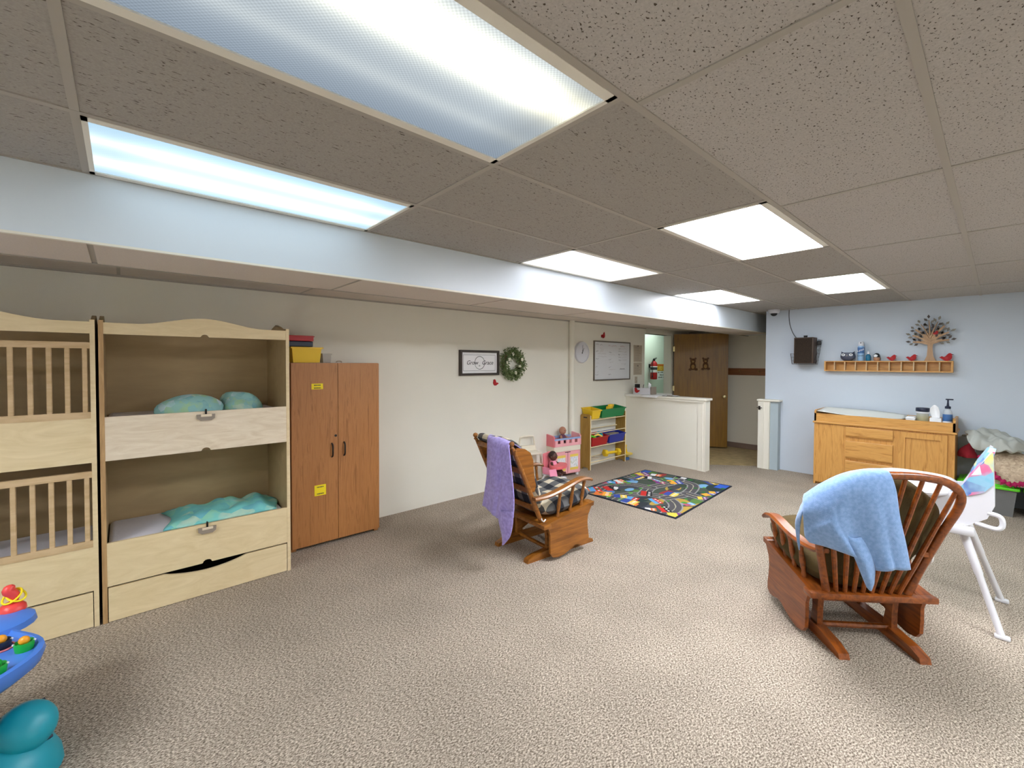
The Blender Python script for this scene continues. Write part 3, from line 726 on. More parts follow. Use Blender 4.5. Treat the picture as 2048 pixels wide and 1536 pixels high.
# ------------------------------------------------------------------ glider rocking chairs
def glider_base(t, wd, arm_spindles):
    for s in (-1, 1):
        y = .205*s
        MB().prism([(-.42, .0), (-.41, .028), (-.34, .05), (-.2, .062), (.15, .062), (.27, .05), (.33, .028), (.34, 0)], 'xz', y-.028, y+.028).build('base_runner', wd, t)
        MB().prism([(-.20, .055), (-.13, .055), (-.15, .15), (-.14, .26), (-.21, .26), (-.20, .15)], 'xz', y-.016, y+.016).build('upright', wd, t)
        MB().prism([(.10, .055), (.17, .055), (.15, .15), (.16, .30), (.09, .30), (.10, .15)], 'xz', y-.016, y+.016).build('upright', wd, t)
    MB().tube([(-.17, -.2, .055), (-.17, .2, .055)], .018, 8).build('stretcher', wd, t, True)
    MB().tube([(-.2, -.2, .225), (-.2, .2, .225)], .016, 8).build('stretcher', wd, t, True)
    MB().tube([(.13, -.2, .1), (.13, .2, .1)], .016, 8).build('stretcher', wd, t, True)
    # tilted seat frame
    def zf(x): return .305+(x+.29)*.165
    for s in (-1, 1):
        MB().prism([(-.305, zf(-.305)-.018), (.245, zf(.245)-.018), (.245, zf(.245)+.014), (-.305, zf(-.305)+.014)], 'xz', s*.325, s*.245).build('seat_rail', wd, t)
        out = [(-.285, zf(-.285)-.015), (.225, zf(.225)-.015), (.205, .345), (.178, .30), (.17, .24), (.178, .17), (.188, .12), (.185, .075), (.16, .056), (.11, .058), (.06, .075), (.02, .075), (-.04, .05), (-.10, .03), (-.17, .022), (-.225, .034), (-.252, .07), (-.256, .14), (-.256, .22), (-.27, .26)]
        MB().prism(out, 'xz', s*.300, s*.320).build('side_panel', wd, t)
    MB().rbox(-.335, -.255, -.335, .335, zf(-.3)-.022, zf(-.3)+.014, .008).build('seat_rail', wd, t, True)
    MB().rbox(.18, .25, -.325, .325, zf(.22)-.022, zf(.22)+.012, .008).build('seat_rail', wd, t, True)
    MB().prism([(-.25, -.245), (.18, -.245), (.18, .245), (-.25, .245)], 'xy', .0, .008).build('seat_deck', wd, t).matrix_local = Matrix.Translation((0, 0, .345)) @ Matrix.Rotation(-math.atan(.165), 4, 'Y')
    return zf
def arm(t, wd, s, y, pts, zf, xs_, yr=None):
    path = cr(pts, 18); w_ = [.026+.012*math.sin(math.pi*i/17)+(.008 if i > 14 else 0) for i in range(18)]
    mb = MB(); rows = []
    yf = y
    def yy(x): return yf if yr is None else yr+(yf-yr)*min(1, max(0, (x+.38)/.33))
    for p_, ww in zip(path, w_):
        x, z = p_; y = yy(x)
        rows.append([(x, y-ww, z+.002), (x, y-ww*.7, z+.014), (x, y+ww*.7, z+.014), (x, y+ww, z+.002), (x, y+ww*.8, z-.012), (x, y-ww*.8, z-.012), (x, y-ww, z+.002)])
    mb.grid(rows); k = len(mb.v); mb.f.append(tuple(range(0, 6))); mb.f.append(tuple(range(k-2, k-8, -1)))
    a = mb.build('armrest', wd, t, True)
    for x in xs_:
        i = min(range(18), key=lambda q: abs(path[q][0]-x)); zt = path[i][1]-.008; zb = zf(x-.01); y = yy(x)
        prof = [0, .12, .2, .45, .75, .9, 1]; rad = [.013, .016, .011, .017, .012, .016, .011]
        MB().tube([(x-.01+.01*q, s*.285+(y-s*.285)*q, zb+(zt-zb)*q) for q in prof], rad, 10).build('arm_spindle', wd, t, True)
    return a
def cushion(name, mt, t, size, M, seed, tuft=None, nu=34, nv=30, taper=1.0, rnd_top=0.0):
    """puffy cushion: size (a,b,c) in its own frame, M places it"""
    a, b_, c = size; mb = MB(); rnd = np.random.RandomState(seed); ph = rnd.rand(4)*6
    def P(u, v, top):
        wq = taper+(1-taper)*min(1, u/.6)
        if u > .7: wq *= 1-rnd_top*((u-.7)/.3)**2
        U_, V_ = 2*u-1, 2*v-1
        x, y = U_*math.sqrt(1-.36*V_*V_)*a/2*1.07, V_*math.sqrt(1-.36*U_*U_)*b_/2*1.07*wq
        ed = (1-abs(2*u-1)**6)*(1-abs(2*v-1)**6); hgt = c*.5*max(ed, 0)**.5
        if tuft:
            hgt *= .72+.28*abs(math.sin(math.pi*u*tuft[0]))**.5*abs(math.sin(math.pi*v*tuft[1]))**.5
        hgt += .004*math.sin(14*u+ph[0])*math.sin(11*v+ph[1])*ed
        return (x, y, hgt if top else -hgt)
    for top in (1, 0):
        G_ = [[P(i/(nu-1), j/(nv-1), top) for j in range(nv)] for i in range(nu)]
        if not top: G_ = G_[::-1]
        mb.grid(G_)
    mb.v = [tuple(M @ Vector(v)) for v in mb.v]
    return mb.build(name, mt, t, 60)

# --- bow back glider with olive cushions
g = thing('glider_chair', 'reddish brown bow back glider chair with olive cushions standing before the high chair', 'chair', (3.352, .666, 0), R(43))
zf = glider_base(g, 'glider_wood', 4)
YC = .02
bow = [(-.30, YC+.215, .32), (-.335, YC+.262, .50), (-.385, YC+.315, .70), (-.44, YC+.348, .86), (-.468, YC+.325, .945), (-.488, YC+.245, 1.0), (-.50, YC+.12, 1.027), (-.503, YC, 1.033)]
bow = bow+[(x, 2*YC-y, z) for x, y, z in bow[-2::-1]]
bp_ = cr(bow, 60)
MB().tube(bp_, .0215, 10, flat=(1.0, .85)).build('bow_rail', 'glider_wood', g, True)
def bow_top(y):
    c_ = [q for q in bp_ if q[2] > .80]; return min(c_, key=lambda q: abs(q[1]-y))
for k in range(8):
    f_ = k/7-.5; yb = YC+f_*.33; yt = YC+f_*.60; tp = bow_top(yt)
    mid = [(-.305+(tp[0]+.305)*q, yb+(tp[1]-yb)*q, .32+(tp[2]-.32)*q) for q in (0, .3, .6, 1)]
    MB().tube(mid, [.011, .014, .012, .010], 8).build('back_spindle', 'glider_wood', g, True)
for s in (-1, 1):
    arm(g, 'glider_wood', s, .325*s, [(-.365, .57), (-.29, .55), (-.15, .555), (0, .59), (.10, .60), (.17, .585), (.20, .565)], zf, [-.17, -.07, .03, .13], YC+.262*s)
Ms = Matrix.Translation((.03, 0, .435)) @ Matrix.Rotation(-math.atan(.165), 4, 'Y')
cushion('seat_cushion', 'olive', g, (.64, .59, .20), Ms, 2, (1, 1))
Mb = Matrix.Translation((-.325, YC, .685)) @ Matrix.Rotation(-R(105), 4, 'Y')
bc = cushion('back_cushion', 'olive', g, (.64, .63, .12), Mb, 4, (4, 3), 34, 28, .62, .35)
cushion('bolster', 'olive_dark', bc, (.16, .38, .12), Matrix.Translation((-.235, YC, .46)) @ Matrix.Rotation(-R(105), 4, 'Y'), 9)
MB().grid(patch([[(-.345, -.215, .565), (-.36, -.25, .58), (-.35, -.285, .56), (-.33, -.30, .52)], [(-.345, -.215, .55), (-.36, -.25, .56), (-.35, -.275, .54), (-.33, -.285, .505)]], 4, 12)).build('tie_ribbon', 'tie_white', g, True, solid=.002)
# blue towel over the bow: hangs down the back and wraps the left shoulder
tw = thing('blue_towel', 'light blue fleece towel draped over the bow back glider', 'towel', (3.352, .666, 0), R(43))
ctl = [  # rows from the front side, over the top, down the back;  columns from near the middle of the back to the left shoulder
    [(-.40, .085, .90), (-.41, .16, .89), (-.40, .25, .86), (-.37, .33, .83), (-.33, .375, .78)],
    [(-.455, .09, 1.04), (-.46, .18, 1.035), (-.45, .27, 1.01), (-.415, .345, .955), (-.36, .395, .88)],
    [(-.525, .085, 1.062), (-.53, .185, 1.058), (-.52, .285, 1.025), (-.49, .365, .955), (-.41, .43, .86)],
    [(-.555, .07, .98), (-.565, .17, .985), (-.555, .28, .965), (-.53, .37, .89), (-.44, .445, .80)],
    [(-.555, .05, .84), (-.575, .15, .86), (-.55, .28, .86), (-.54, .37, .82), (-.42, .43, .72)],
    [(-.555, .02, .70), (-.57, .125, .70), (-.54, .235, .70), (-.545, .36, .765), (-.42, .425, .67)],
    [(-.55, -.005, .575), (-.575, .10, .575), (-.54, .165, .56), (-.545, .27, .63), (-.41, .40, .64)],
]
def towel_mesh(ctl, nu, nv, wr, seed):
    P = patch(ctl, nu, nv); rnd = np.random.RandomState(seed); ph = rnd.rand(3)*6; out = []
    for i, row in enumerate(P):
        o_ = []
        for jx, p_ in enumerate(row):
            v = jx/(nv-1); u = i/(nu-1); dd_ = wr*max(0, (u-.3))*(math.sin(9*v+ph[0]+2*u)+.6*math.sin(17*v+ph[1]-u))
            o_.append((p_[0]-abs(dd_)-.002, p_[1], p_[2]))
        out.append(o_)
    return out
MB().grid(towel_mesh(ctl, 48, 48, .016, 1)).build('towel_cloth', 'blue_towel', tw, True, solid=.005)
flap = [[(-.545, .20, .74), (-.555, .26, .72), (-.54, .32, .76)], [(-.555, .16, .60), (-.575, .215, .60), (-.55, .27, .66)], [(-.55, .155, .50), (-.57, .185, .49), (-.55, .215, .53)], [(-.548, .165, .46), (-.56, .178, .455), (-.55, .19, .47)]]
MB().grid(patch(flap, 14, 10)).build('towel_corner', 'blue_towel', tw, True, solid=.005)
side = [[(-.45, .40, .90), (-.38, .405, .85), (-.31, .385, .80)], [(-.43, .44, .80), (-.36, .435, .74), (-.30, .40, .70)], [(-.37, .42, .68), (-.34, .42, .64), (-.31, .39, .60)], [(-.335, .40, .58), (-.32, .395, .555), (-.305, .385, .545)]]
MB().grid(patch(side, 16, 10)).build('towel_corner', 'blue_towel', tw, True, solid=.005)

# --- wing back glider with plaid cushions
g2 = thing('glider_chair', 'golden oak wing back glider chair with black plaid cushions beside the play rug', 'chair', (2.83, 2.673, 0), R(-5))
zf = glider_base(g2, 'glider_oak', 3)
YB = .028
for s in (-1, 1):
    yb = s*.25; yt = YB+s*.262
    MB().tube([(-.285+(-.29)*q, yb+(yt-yb)*q, .30+.65*q) for q in (0, .25, .5, .75, 1)], [.017, .021, .019, .018, .014], 10).build('back_post', 'glider_oak', g2, True)
    MB().lathe([(.009, -.02), (.016, -.012), (.010, -.004), (.021, .012), (.022, .02), (.016, .034), (.001, .04)], (-.582, yt, .962), 12).build('finial', 'glider_oak', g2, True)
    wing = [(-.57, .93), (-.53, .945), (-.46, .93), (-.405, .895), (-.375, .83), (-.372, .76), (-.36, .68), (-.345, .62), (-.36, .575), (-.405, .57), (-.44, .63)]
    MB().prism(wing, 'xz', YB*.8+s*.250, YB*.8+s*.268).build('back_wing', 'glider_oak', g2)
    arm(g2, 'glider_oak', s, .32*s, [(-.40, .53), (-.28, .535), (-.15, .565), (-.02, .605), (.08, .625), (.15, .62), (.20, .605)], zf, [-.14, .0, .13], .285*s)
for q in (.2, .45, .7, .94):
    x, z = -.285-.29*q, .30+.65*q
    MB().rbox(x-.01, x+.01, -.26, .285, z-.022, z+.022, .005).build('back_slat', 'glider_oak', g2, True)
cushion('seat_cushion', 'plaid_seat', g2, (.58, .56, .14), Matrix.Translation((.03, 0, .425)) @ Matrix.Rotation(-math.atan(.165), 4, 'Y'), 5, (2, 2))
cushion('back_cushion', 'plaid_back', g2, (.66, .49, .13), Matrix.Translation((-.365, .02, .675)) @ Matrix.Rotation(-R(114), 4, 'Y'), 6, (3, 2))
cushion('head_flap', 'plaid_back', g2, (.12, .34, .06), Matrix.Translation((-.545, .10, .965)) @ Matrix.Rotation(R(25), 4, 'Y'), 8)
MB().tube([(-.30, -.26, .35), (-.315, -.285, .345), (-.30, -.29, .335), (-.27, -.275, .34)], .006, 6).build('tie_ribbon', 'tie_white', g2, True)
tw2 = thing('purple_towel', 'lavender terry towel hanging over the wing back glider', 'towel', (2.83, 2.673, 0), R(-5))
ctl2 = [
    [(-.44, .12, .93), (-.45, .0, .925), (-.44, -.12, .92), (-.43, -.215, .90)],
    [(-.53, .11, 1.0), (-.53, -.01, .995), (-.53, -.12, .985), (-.53, -.215, .965)],
    [(-.605, .06, .995), (-.61, -.05, .99), (-.605, -.15, .985), (-.60, -.235, .975)],
    [(-.635, .02, .90), (-.65, -.09, .90), (-.635, -.18, .90), (-.625, -.275, .90)],
    [(-.635, .02, .70), (-.66, -.10, .70), (-.635, -.20, .73), (-.63, -.305, .765)],
    [(-.63, .055, .55), (-.65, -.07, .54), (-.64, -.19, .59), (-.63, -.335, .60)],
    [(-.63, .08, .435), (-.65, -.05, .42), (-.645, -.15, .40), (-.63, -.335, .45)],
]
MB().grid(towel_mesh(ctl2, 44, 36, .014, 4)).build('towel_cloth', 'purple_towel', tw2, True, solid=.006)
fl2 = [[(-.64, -.13, .47), (-.66, -.23, .48), (-.64, -.335, .50)], [(-.645, -.15, .38), (-.66, -.23, .38), (-.64, -.325, .39)], [(-.64, -.185, .28), (-.65, -.24, .28), (-.64, -.29, .29)], [(-.638, -.195, .205), (-.645, -.20, .2), (-.638, -.215, .21)]]
MB().grid(patch(fl2, 16, 12)).build('towel_corner', 'purple_towel', tw2, True, solid=.006)

# ------------------------------------------------------------------ high chair
hc = thing('high_chair', 'white plastic high chair with colourful padded seat behind the bow back glider', 'high chair', (4.12, .30, 0))
def leg(p0, p1, nme='leg'):
    p0, p1 = Vector(p0), Vector(p1); l = MB().tube([p0, p0.lerp(p1, .45), p0.lerp(p1, .46), p1], [.023, .021, .018, .017], 12).build(nme, 'white_plastic', hc, True)
    MB().rbox(p1.x-.022, p1.x+.022, p1.y-.035, p1.y+.03, 0, .022, .008).build('foot', 'white_plastic', l, True)
for s in (-1, 1):
    leg((s*.16, -.16, .58), (s*.30, -.34, .012)); leg((s*.16, .02, .58), (s*.28, .52, .012))
    MB().rbox(s*.235-.02*s-.02, s*.235-.02*s+.02, -.22, .22, .54, .60, .015).build('side_hub', 'white_plastic', hc, True)
MB().tube([(-.27, .34, .2), (.27, .34, .2)], .015, 8).build('cross_bar', 'white_plastic', hc, True)
# seat shell: side silhouettes joined across the width
prof = [(-.285, 1.06), (-.272, 1.068), (-.15, .80), (.05, .77), (.15, .76), (.17, .70), (.15, .62), (0, .585), (-.185, .60), (-.27, .665), (-.30, .75)]
MB().prism(prof, 'yz', -.20, -.175).prism(prof, 'yz', .175, .20).prism([(-.285, 1.06), (-.272, 1.066), (-.23, .70), (-.2, .64), (.14, .64), (.15, .62), (0, .585), (-.185, .60), (-.27, .665), (-.30, .75)], 'yz', -.176, .176).build('seat_shell', 'white_plastic', hc)
MB().grid(patch([[(-.16, -.272, 1.05), (0, -.285, 1.075), (.16, -.272, 1.05)], [(-.185, -.215, .93), (0, -.255, .93), (.185, -.215, .93)], [(-.185, -.165, .77), (0, -.205, .77), (.185, -.165, .77)], [(-.175, -.10, .685), (0, -.12, .66), (.175, -.10, .685)], [(-.17, .14, .70), (0, .14, .66), (.17, .14, .70)]], 20, 14)).build('seat_pad', 'seat_print', hc, True, solid=.03)
MB().prism([(-.287, 1.08), (-.293, .88), (-.25, .82), (-.19, .79), (-.13, .785), (-.155, .84), (-.23, .98)], 'yz', -.206, -.195).build('side_cover', 'seat_print', hc)
tr = [(.03+.32*math.copysign(abs(math.cos(a))**.6, math.cos(a)), .10+.21*math.copysign(abs(math.sin(a))**.7, math.sin(a))) for a in np.linspace(0, 2*math.pi, 37)[:-1]]
tray = MB().prism([(.03+(x-.03)*.96, .10+(y-.10)*.95) for x, y in tr], 'xy', .762, .772).build('tray', 'white_plastic', hc)
MB().tube([(x, y, .785) for x, y in tr], .018, 8, closed=True).build('tray_rim', 'white_plastic', tray, True)
MB().tube(cr([(-.19, -.22, .625), (-.19, -.30, .61), (-.19, -.328, .625), (-.19, -.332, .66), (-.19, -.318, .69), (-.19, -.27, .70)], 22), .014, 10).build('handle', 'white_plastic', hc, True)
# ------------------------------------------------------------------ things on the cream wall
f = thing('framed_sign', 'dark framed sign with Grow in Grace script beside the wreath', 'sign', (3.254, YW, 1.604))
hw_, hh = .298, .153
MB().box(-hw_, hw_, -.04, 0, hh-.028, hh).box(-hw_, hw_, -.04, 0, -hh, -hh+.028).box(-hw_, -hw_+.028, -.04, 0, -hh+.028, hh-.028).box(hw_-.028, hw_, -.04, 0, -hh+.028, hh-.028).build('frame', 'frame_dark', f)
B(-hw_+.028, hw_-.028, -.02, -.004, -hh+.028, hh-.028).build('print_panel', 'paper', f)
mb = MB()
for (a, b_, c_, d_) in ((-.245, .245, .095, .098), (-.245, .245, -.098, -.095), (-.245, -.242, -.095, .095), (.242, .245, -.095, .095)): mb.box(a, b_, -.0212, -.02, c_, d_)
mb.build('border_line', 'ink', f)
MB().tube([(.0+.075*math.cos(a), -.0205, .078*math.sin(a)) for a in np.linspace(0, 6.28, 40)], [.0018+.0016*abs(math.sin(3*k)) for k in range(40)], 5).build('ring_line', 'ink', f)
text('Grow', .072, 'ink', f, frame_on_left(-.115, -.0212, .0), shear=.3); text('Grace', .072, 'ink', f, frame_on_left(.12, -.0212, .0), shear=.3)
text('in', .03, 'ink', f, frame_on_left(-.005, -.0212, -.035), shear=.3)

wr = thing('leaf_wreath', 'green leafy wreath with small white blooms beside the framed sign', 'wreath', (3.765, YW-.045, 1.588))
MB().tube([(.145*math.cos(a), 0, .145*math.sin(a)) for a in np.linspace(0, 2*math.pi, 33)[:-1]], .016, 8, closed=True).build('twig_ring', 'twig', wr, True)
random.seed(11)
for nme, mt, cnt in (('foliage', 'leaf', 1050), ('foliage', 'leaf_pale', 450)):
    mb = MB()
    for k in range(cnt):
        a = random.uniform(0, 2*math.pi); rr = min(.2, max(.075, random.gauss(.142, .036))); x, z = rr*math.cos(a), rr*math.sin(a); y = random.uniform(-.05, .03)
        dirn = Vector((-math.sin(a)*random.uniform(-.4, 1)+math.cos(a)*random.uniform(-.3, .9), random.uniform(-.7, .3), math.cos(a)*random.uniform(-.4, 1)+math.sin(a)*random.uniform(-.3, .9))).normalized()
        side = dirn.cross(Vector((random.uniform(-1, 1), random.uniform(-1, 1), random.uniform(-1, 1)))).normalized()
        L_, W_ = random.uniform(.025, .052), random.uniform(.005, .010); b0 = Vector((x, y, z)); bend = dirn.cross(side)*.004
        mb.add([b0, b0+dirn*L_*.5+side*W_+bend, b0+dirn*L_, b0+dirn*L_*.5-side*W_+bend], [(0, 1, 2, 3)])
    o = mb.build(nme, mt, wr); o['kind'] = 'stuff'
for (x, z) in ((-.125, .02), (-.085, .06), (.09, -.03), (.02, -.11), (-.03, .13), (.13, .06)):
    mb = MB(); mb.ell((x, -.05, z), (.008, .006, .008), 8, 5)
    for q in range(5):
        a = q*1.257; mb.ell((x+.014*math.cos(a), -.05, z+.014*math.sin(a)), (.011, .003, .011), 8, 5)
    mb.build('bloom', 'bloom', wr, True)

BIRD = [(-.045, .010), (-.030, .016), (-.026, .020), (-.016, .012), (-.006, .012), (.010, .030), (.020, .040), (.032, .042), (.040, .034), (.045, .026), (.040, .020), (.042, .006), (.036, -.012), (.022, -.026), (.004, -.030), (-.014, -.022), (-.028, -.006)]
def bird(loc, rot, s, label, face='left', tilt=0, flip=1):
    t = thing('bird_cutout', label, 'bird', loc, 0, 'red bird cutouts'); t.rotation_euler = (0, 0, 0)
    c_, s_ = math.cos(tilt), math.sin(tilt)
    P = [((x*c_-z*s_)*s*flip, (x*s_+z*c_)*s) for x, z in BIRD]
    bk = [((x*c_-z*s_)*s*flip, (x*s_+z*c_)*s) for x, z in ((.040, .032), (.056, .026), (.042, .022))]
    wg = [((x*c_-z*s_)*s*flip, (x*s_+z*c_)*s) for x, z in ((-.012, .006), (.006, .010), (.020, .0), (.006, -.012), (-.008, -.006))]
    pl = 'xz' if face == 'left' else 'yz'
    MB().prism(P, pl, -.004, .004).build('body', 'bird_red', t); MB().prism(bk, pl, -.0035, .0035).build('beak', 'beak', t)
    MB().prism(wg, pl, -.007, -.004).build('wing', 'red', t)
    return t
bird((3.52, YW-.005, 1.345), 0, 1.05, 'red bird cutout on the cream wall below the wreath', tilt=.35, flip=-1)
bird((5.77, YW-.005, 2.05), 0, 1.25, 'red bird cutout on the cream wall above the whiteboard', tilt=-1.0, flip=-1)

ck = thing('wall_clock', 'round white wall clock showing one o clock beside the whiteboard', 'clock', (5.212, YW, 1.768))
MB().lathe([(.165, 0), (.165, .02), (.158, .034), (.146, .036), (.144, .026)], n=40, axis='y').build('case', 'white_plastic', ck, True)
for o in ck.children: o.scale = (1, -1, 1)
MB().prism([(.145*math.cos(a), .145*math.sin(a)) for a in np.linspace(0, 2*math.pi, 41)[:-1]], 'xz', -.022, -.004).build('dial', 'board', ck)
for n_ in range(1, 13):
    a = math.pi/2-n_*math.pi/6; text(str(n_), .034, 'ink', ck, frame_on_left(.112*math.cos(a), -.0228, .112*math.sin(a)), 'numeral')
def hand(a, l, w_, y):
    d_ = Vector((math.cos(a), 0, math.sin(a))); n = Vector((-math.sin(a), 0, math.cos(a))); mb = MB()
    P = [-d_*.02+n*w_, -d_*.02-n*w_, d_*l-n*w_*.5, d_*l+n*w_*.5]
    mb.add([(p_.x, y, p_.z) for p_ in P]+[(p_.x, y+.0015, p_.z) for p_ in P], [(0, 1, 2, 3), (7, 6, 5, 4), (0, 4, 5, 1), (1, 5, 6, 2), (2, 6, 7, 3), (3, 7, 4, 0)])
    mb.build('hand', 'black', ck)
hand(math.pi/2-R(30), .075, .006, -.027); hand(math.pi/2-R(2), .11, .0035, -.030)

wb = thing('whiteboard', 'framed whiteboard with handwritten schedule above the toy rack', 'whiteboard', (6.01, YW, 1.642))
a_, b_ = .483, .298
B(-a_, a_, -.014, -.002, -b_, b_).build('panel', 'board', wb)
MB().box(-a_-.018, a_+.018, -.022, 0, b_, b_+.018).box(-a_-.018, a_+.018, -.022, 0, -b_-.018, -b_).box(-a_-.018, -a_, -.022, 0, -b_, b_).box(a_, a_+.018, -.022, 0, -b_, b_).build('frame', 'alu', wb)
B(-a_+.02, a_-.25, -.05, -.022, -b_-.018, -b_-.008).build('pen_tray', 'alu', wb)
random.seed(5)
def scrib(mt, lines, th=.0035):
    mb = MB()
    for (x, z, ln) in lines:
        e = x+ln; px, pz = x, z
        while px < e:
            nx = px+random.uniform(.008, .018); nz = z+random.uniform(-.010, .010)
            mb.tube([(px, -.0145, pz), (nx, -.0145, nz)], th/2, 4); px, pz = nx, nz
            if random.random() < .2: px += .012
    mb.build('handwriting', mt, wb)
scrib('ink', [(-.45, .26, .07), (-.34, .255, .06), (-.45, .15, .06), (-.45, .03, .06), (-.46, -.10, .05), (-.46, -.22, .06), (-.10, .14, .05), (-.11, .02, .07), (-.11, -.105, .06), (-.12, -.225, .06), (.16, .20, .05), (.16, .155, .05), (.155, .105, .05), (.16, .06, .05), (.165, .01, .05)])
scrib('grey_plate', [(-.35, .20-.028*k, .09) for k in range(3)]+[(-.40, .11, .2), (-.40, .07, .22), (-.1, .10, .16), (-.1, -.14, .18), (-.1, -.02, .12), (-.42, -.04, .05), (-.42, -.18, .04)]+[(.22, .20-.046*k, .17) for k in range(5)]+[(.24, -.05, .14)], .0022)
scrib('ink_red', [(-.12, .245, .22), (.20, .245, .14)], .0035); scrib('ink', [(.20, -.135, .14)], .006)

for (z0, z1, lb) in ((1.625, 1.92, 'larger printed beige sheet pinned to the wall beside the whiteboard'), (1.40, 1.615, 'smaller printed beige sheet pinned under the larger one')):
    t = thing('wall_sheet', lb, 'paper sheet', (6.77, YW, (z0+z1)/2)); q = (z1-z0)/2
    MB().box(-.13, .13, -.004, -.001, -q, q).build('sheet', 'wall_sheet', t)
    mb = MB(); random.seed(int(z0*100)); z = q-.03
    while z > -q+.02: mb.box(-.10, -.10+random.uniform(.12, .19), -.0046, -.004, z, z+.006); z -= .02
    mb.build('print_lines', 'grey_plate', t)
    MB().lathe([(.008, 0), (.008, .008), (.004, .012)], (0, 0, 0), 10, axis='y').build('pin', 'ink', t)
    for o in t.children:
        if o.name.startswith('pin'): o.scale = (1, -1, 1); o.location = (-.0, -.003, q-.015 if z0 > 1.5 else .05)
sw = thing('light_switch', 'beige light switch plate on the cream wall under the pinned sheets', 'switch', (6.72, YW, 1.31))
MB().rbox(-.036, .036, -.007, 0, -.058, .058, .003).build('plate', 'wall_sheet', sw, True); MB().box(-.006, .006, -.016, -.006, -.004, .014).build('toggle', 'cream_plastic', sw)

# ------------------------------------------------------------------ on the half wall
og = thing('desk_organizer', 'white desk organizer with a red bird on the half wall', 'organizer', (6.50, 3.965, 1.086))
MB().box(-.05, .09, -.16, -.154, 0, .105).box(-.05, .09, .154, .16, 0, .105).box(-.05, -.044, -.154, .154, 0, .105).box(.084, .09, -.154, .154, 0, .105).box(-.044, .084, -.154, .154, 0, .004).box(-.044, .084, -.003, .003, .004, .1).build('tray_body', 'white_plastic', og)
MB().box(-.052, .09, -.19, -.165, 0, .13).build('grey_divider', 'grey_plate', og)
MB().rbox(-.03, .05, .09, .145, .006, .165, .006).build('black_stapler', 'black', og)
for k, (x, y, h_) in enumerate(((.0, -.06, .17), (.03, -.09, .19), (-.01, -.03, .15), (.03, .04, .16))):
    MB().cyl((x, y, .006), (x+.02, y-.02, h_), .005, .005, 6).build('pen', 'ink' if k % 2 else 'paper', og)
MB().grid(patch([[(-.01, -.11, .01), (.02, -.12, .01)], [(-.01, -.105, .12), (.03, -.13, .13)], [(0, -.10, .20), (.03, -.135, .17)]], 8, 5)).build('tissue', 'paper', og, True, solid=.002)
bird((6.444, 4.045, 1.14), 0, 1.15, 'red bird cutout on the front of the desk organizer', 'back', tilt=.15, flip=1)
ps = tag(MB().grid(patch([[(6.60, 3.86, 1.088), (6.60, 3.72, 1.088), (6.60, 3.60, 1.086)], [(6.48, 3.88, 1.0885), (6.48, 3.74, 1.0885), (6.48, 3.60, 1.0865)], [(6.36, 3.90, 1.087), (6.36, 3.75, 1.087), (6.36, 3.60, 1.085)], [(6.31, 3.91, 1.058), (6.31, 3.76, 1.056), (6.31, 3.61, 1.06)]], 14, 8)).build('paper_sheet', 'paper', None, True, solid=.0012), 'white paper sheet hanging over the edge of the half wall', 'paper sheet')
cb_ = thing('clipboard', 'dark clipboard lying on the half wall cap', 'clipboard', (6.50, 3.47, 1.084), R(12))
MB().rbox(-.09, .09, -.115, .115, 0, .006, .002).build('board', 'frame_dark', cb_); MB().rbox(-.09, -.06, -.04, .04, .006, .016, .003).build('clip', 'chrome', cb_); B(-.05, .08, -.10, .10, .006, .008).build('page', 'paper', cb_)

# ------------------------------------------------------------------ corridor and entry
ex = thing('fire_extinguisher', 'red fire extinguisher with white label hung on the mint corridor wall', 'extinguisher', (8.60, 4.99, 1.255))
MB().lathe([(.058, 0), (.068, .01), (.07, .02), (.07, .33), (.055, .37), (.03, .39), (.028, .40)], n=20).build('cylinder', 'red', ex, True)
MB().lathe([(.0704, .15), (.071, .152), (.071, .28), (.0704, .282)], n=20).build('label_wrap', 'paper', ex, True)
MB().lathe([(.0712, .205), (.0718, .207), (.0718, .262), (.0712, .264)], n=20).build('label_print', 'ink', ex, True)
MB().lathe([(.022, .40), (.026, .41), (.026, .43), (.012, .44)], n=12).build('valve', 'dark_metal', ex, True)
MB().prism([(-.03, .43), (.02, .425), (.10, .45), (.105, .458), (.02, .445), (-.03, .445)], 'xz', -.01, .01).prism([(-.02, .445), (.03, .455), (.10, .475), (.105, .468), (.03, .46)], 'xz', -.01, .01).build('lever', 'black', ex)
MB().tube(cr([(-.02, 0, .42), (-.075, -.01, .40), (-.095, -.01, .30), (-.085, -.01, .12), (-.085, -.01, .04)], 16), [.009]*13+[.012, .014, .016], 8).build('hose', 'black', ex, True)
MB().box(-.03, .03, .07, .11, .25, .33).build('bracket', 'dark_metal', ex)
nt = thing('safety_notice', 'yellow safety notice on the mint corridor wall beside the extinguisher', 'sign', (9.07, 5.1, 1.505))
B(-.215, .215, -.004, 0, -.075, .08).build('panel', 'notice', nt); B(-.19, .12, -.006, -.004, .04, .07).build('header', 'notice_head', nt)
mb = MB()
for (x0, x1, z0, z1) in ((-.17, -.15, -.05, .025), (-.17, -.10, -.05, -.035), (-.17, -.11, .012, .025), (-.06, -.04, -.05, .025), (-.02, .0, -.05, .025), (.05, .07, -.05, .025), (-.0, .05, .01, .025), (-.0, .05, -.05, -.035), (.12, .14, -.05, .025), (.10, .17, .01, .025)): mb.box(x0, x1, -.0065, -.004, z0, z1)
mb.build('block_letters', 'notice_pale', nt)
n2 = thing('printed_notice', 'white printed notice below the yellow safety notice', 'paper sheet', (9.10, 5.1, 1.32))
B(-.2, .2, -.003, 0, -.09, .10).build('sheet', 'paper', n2)
mb = MB(); random.seed(3)
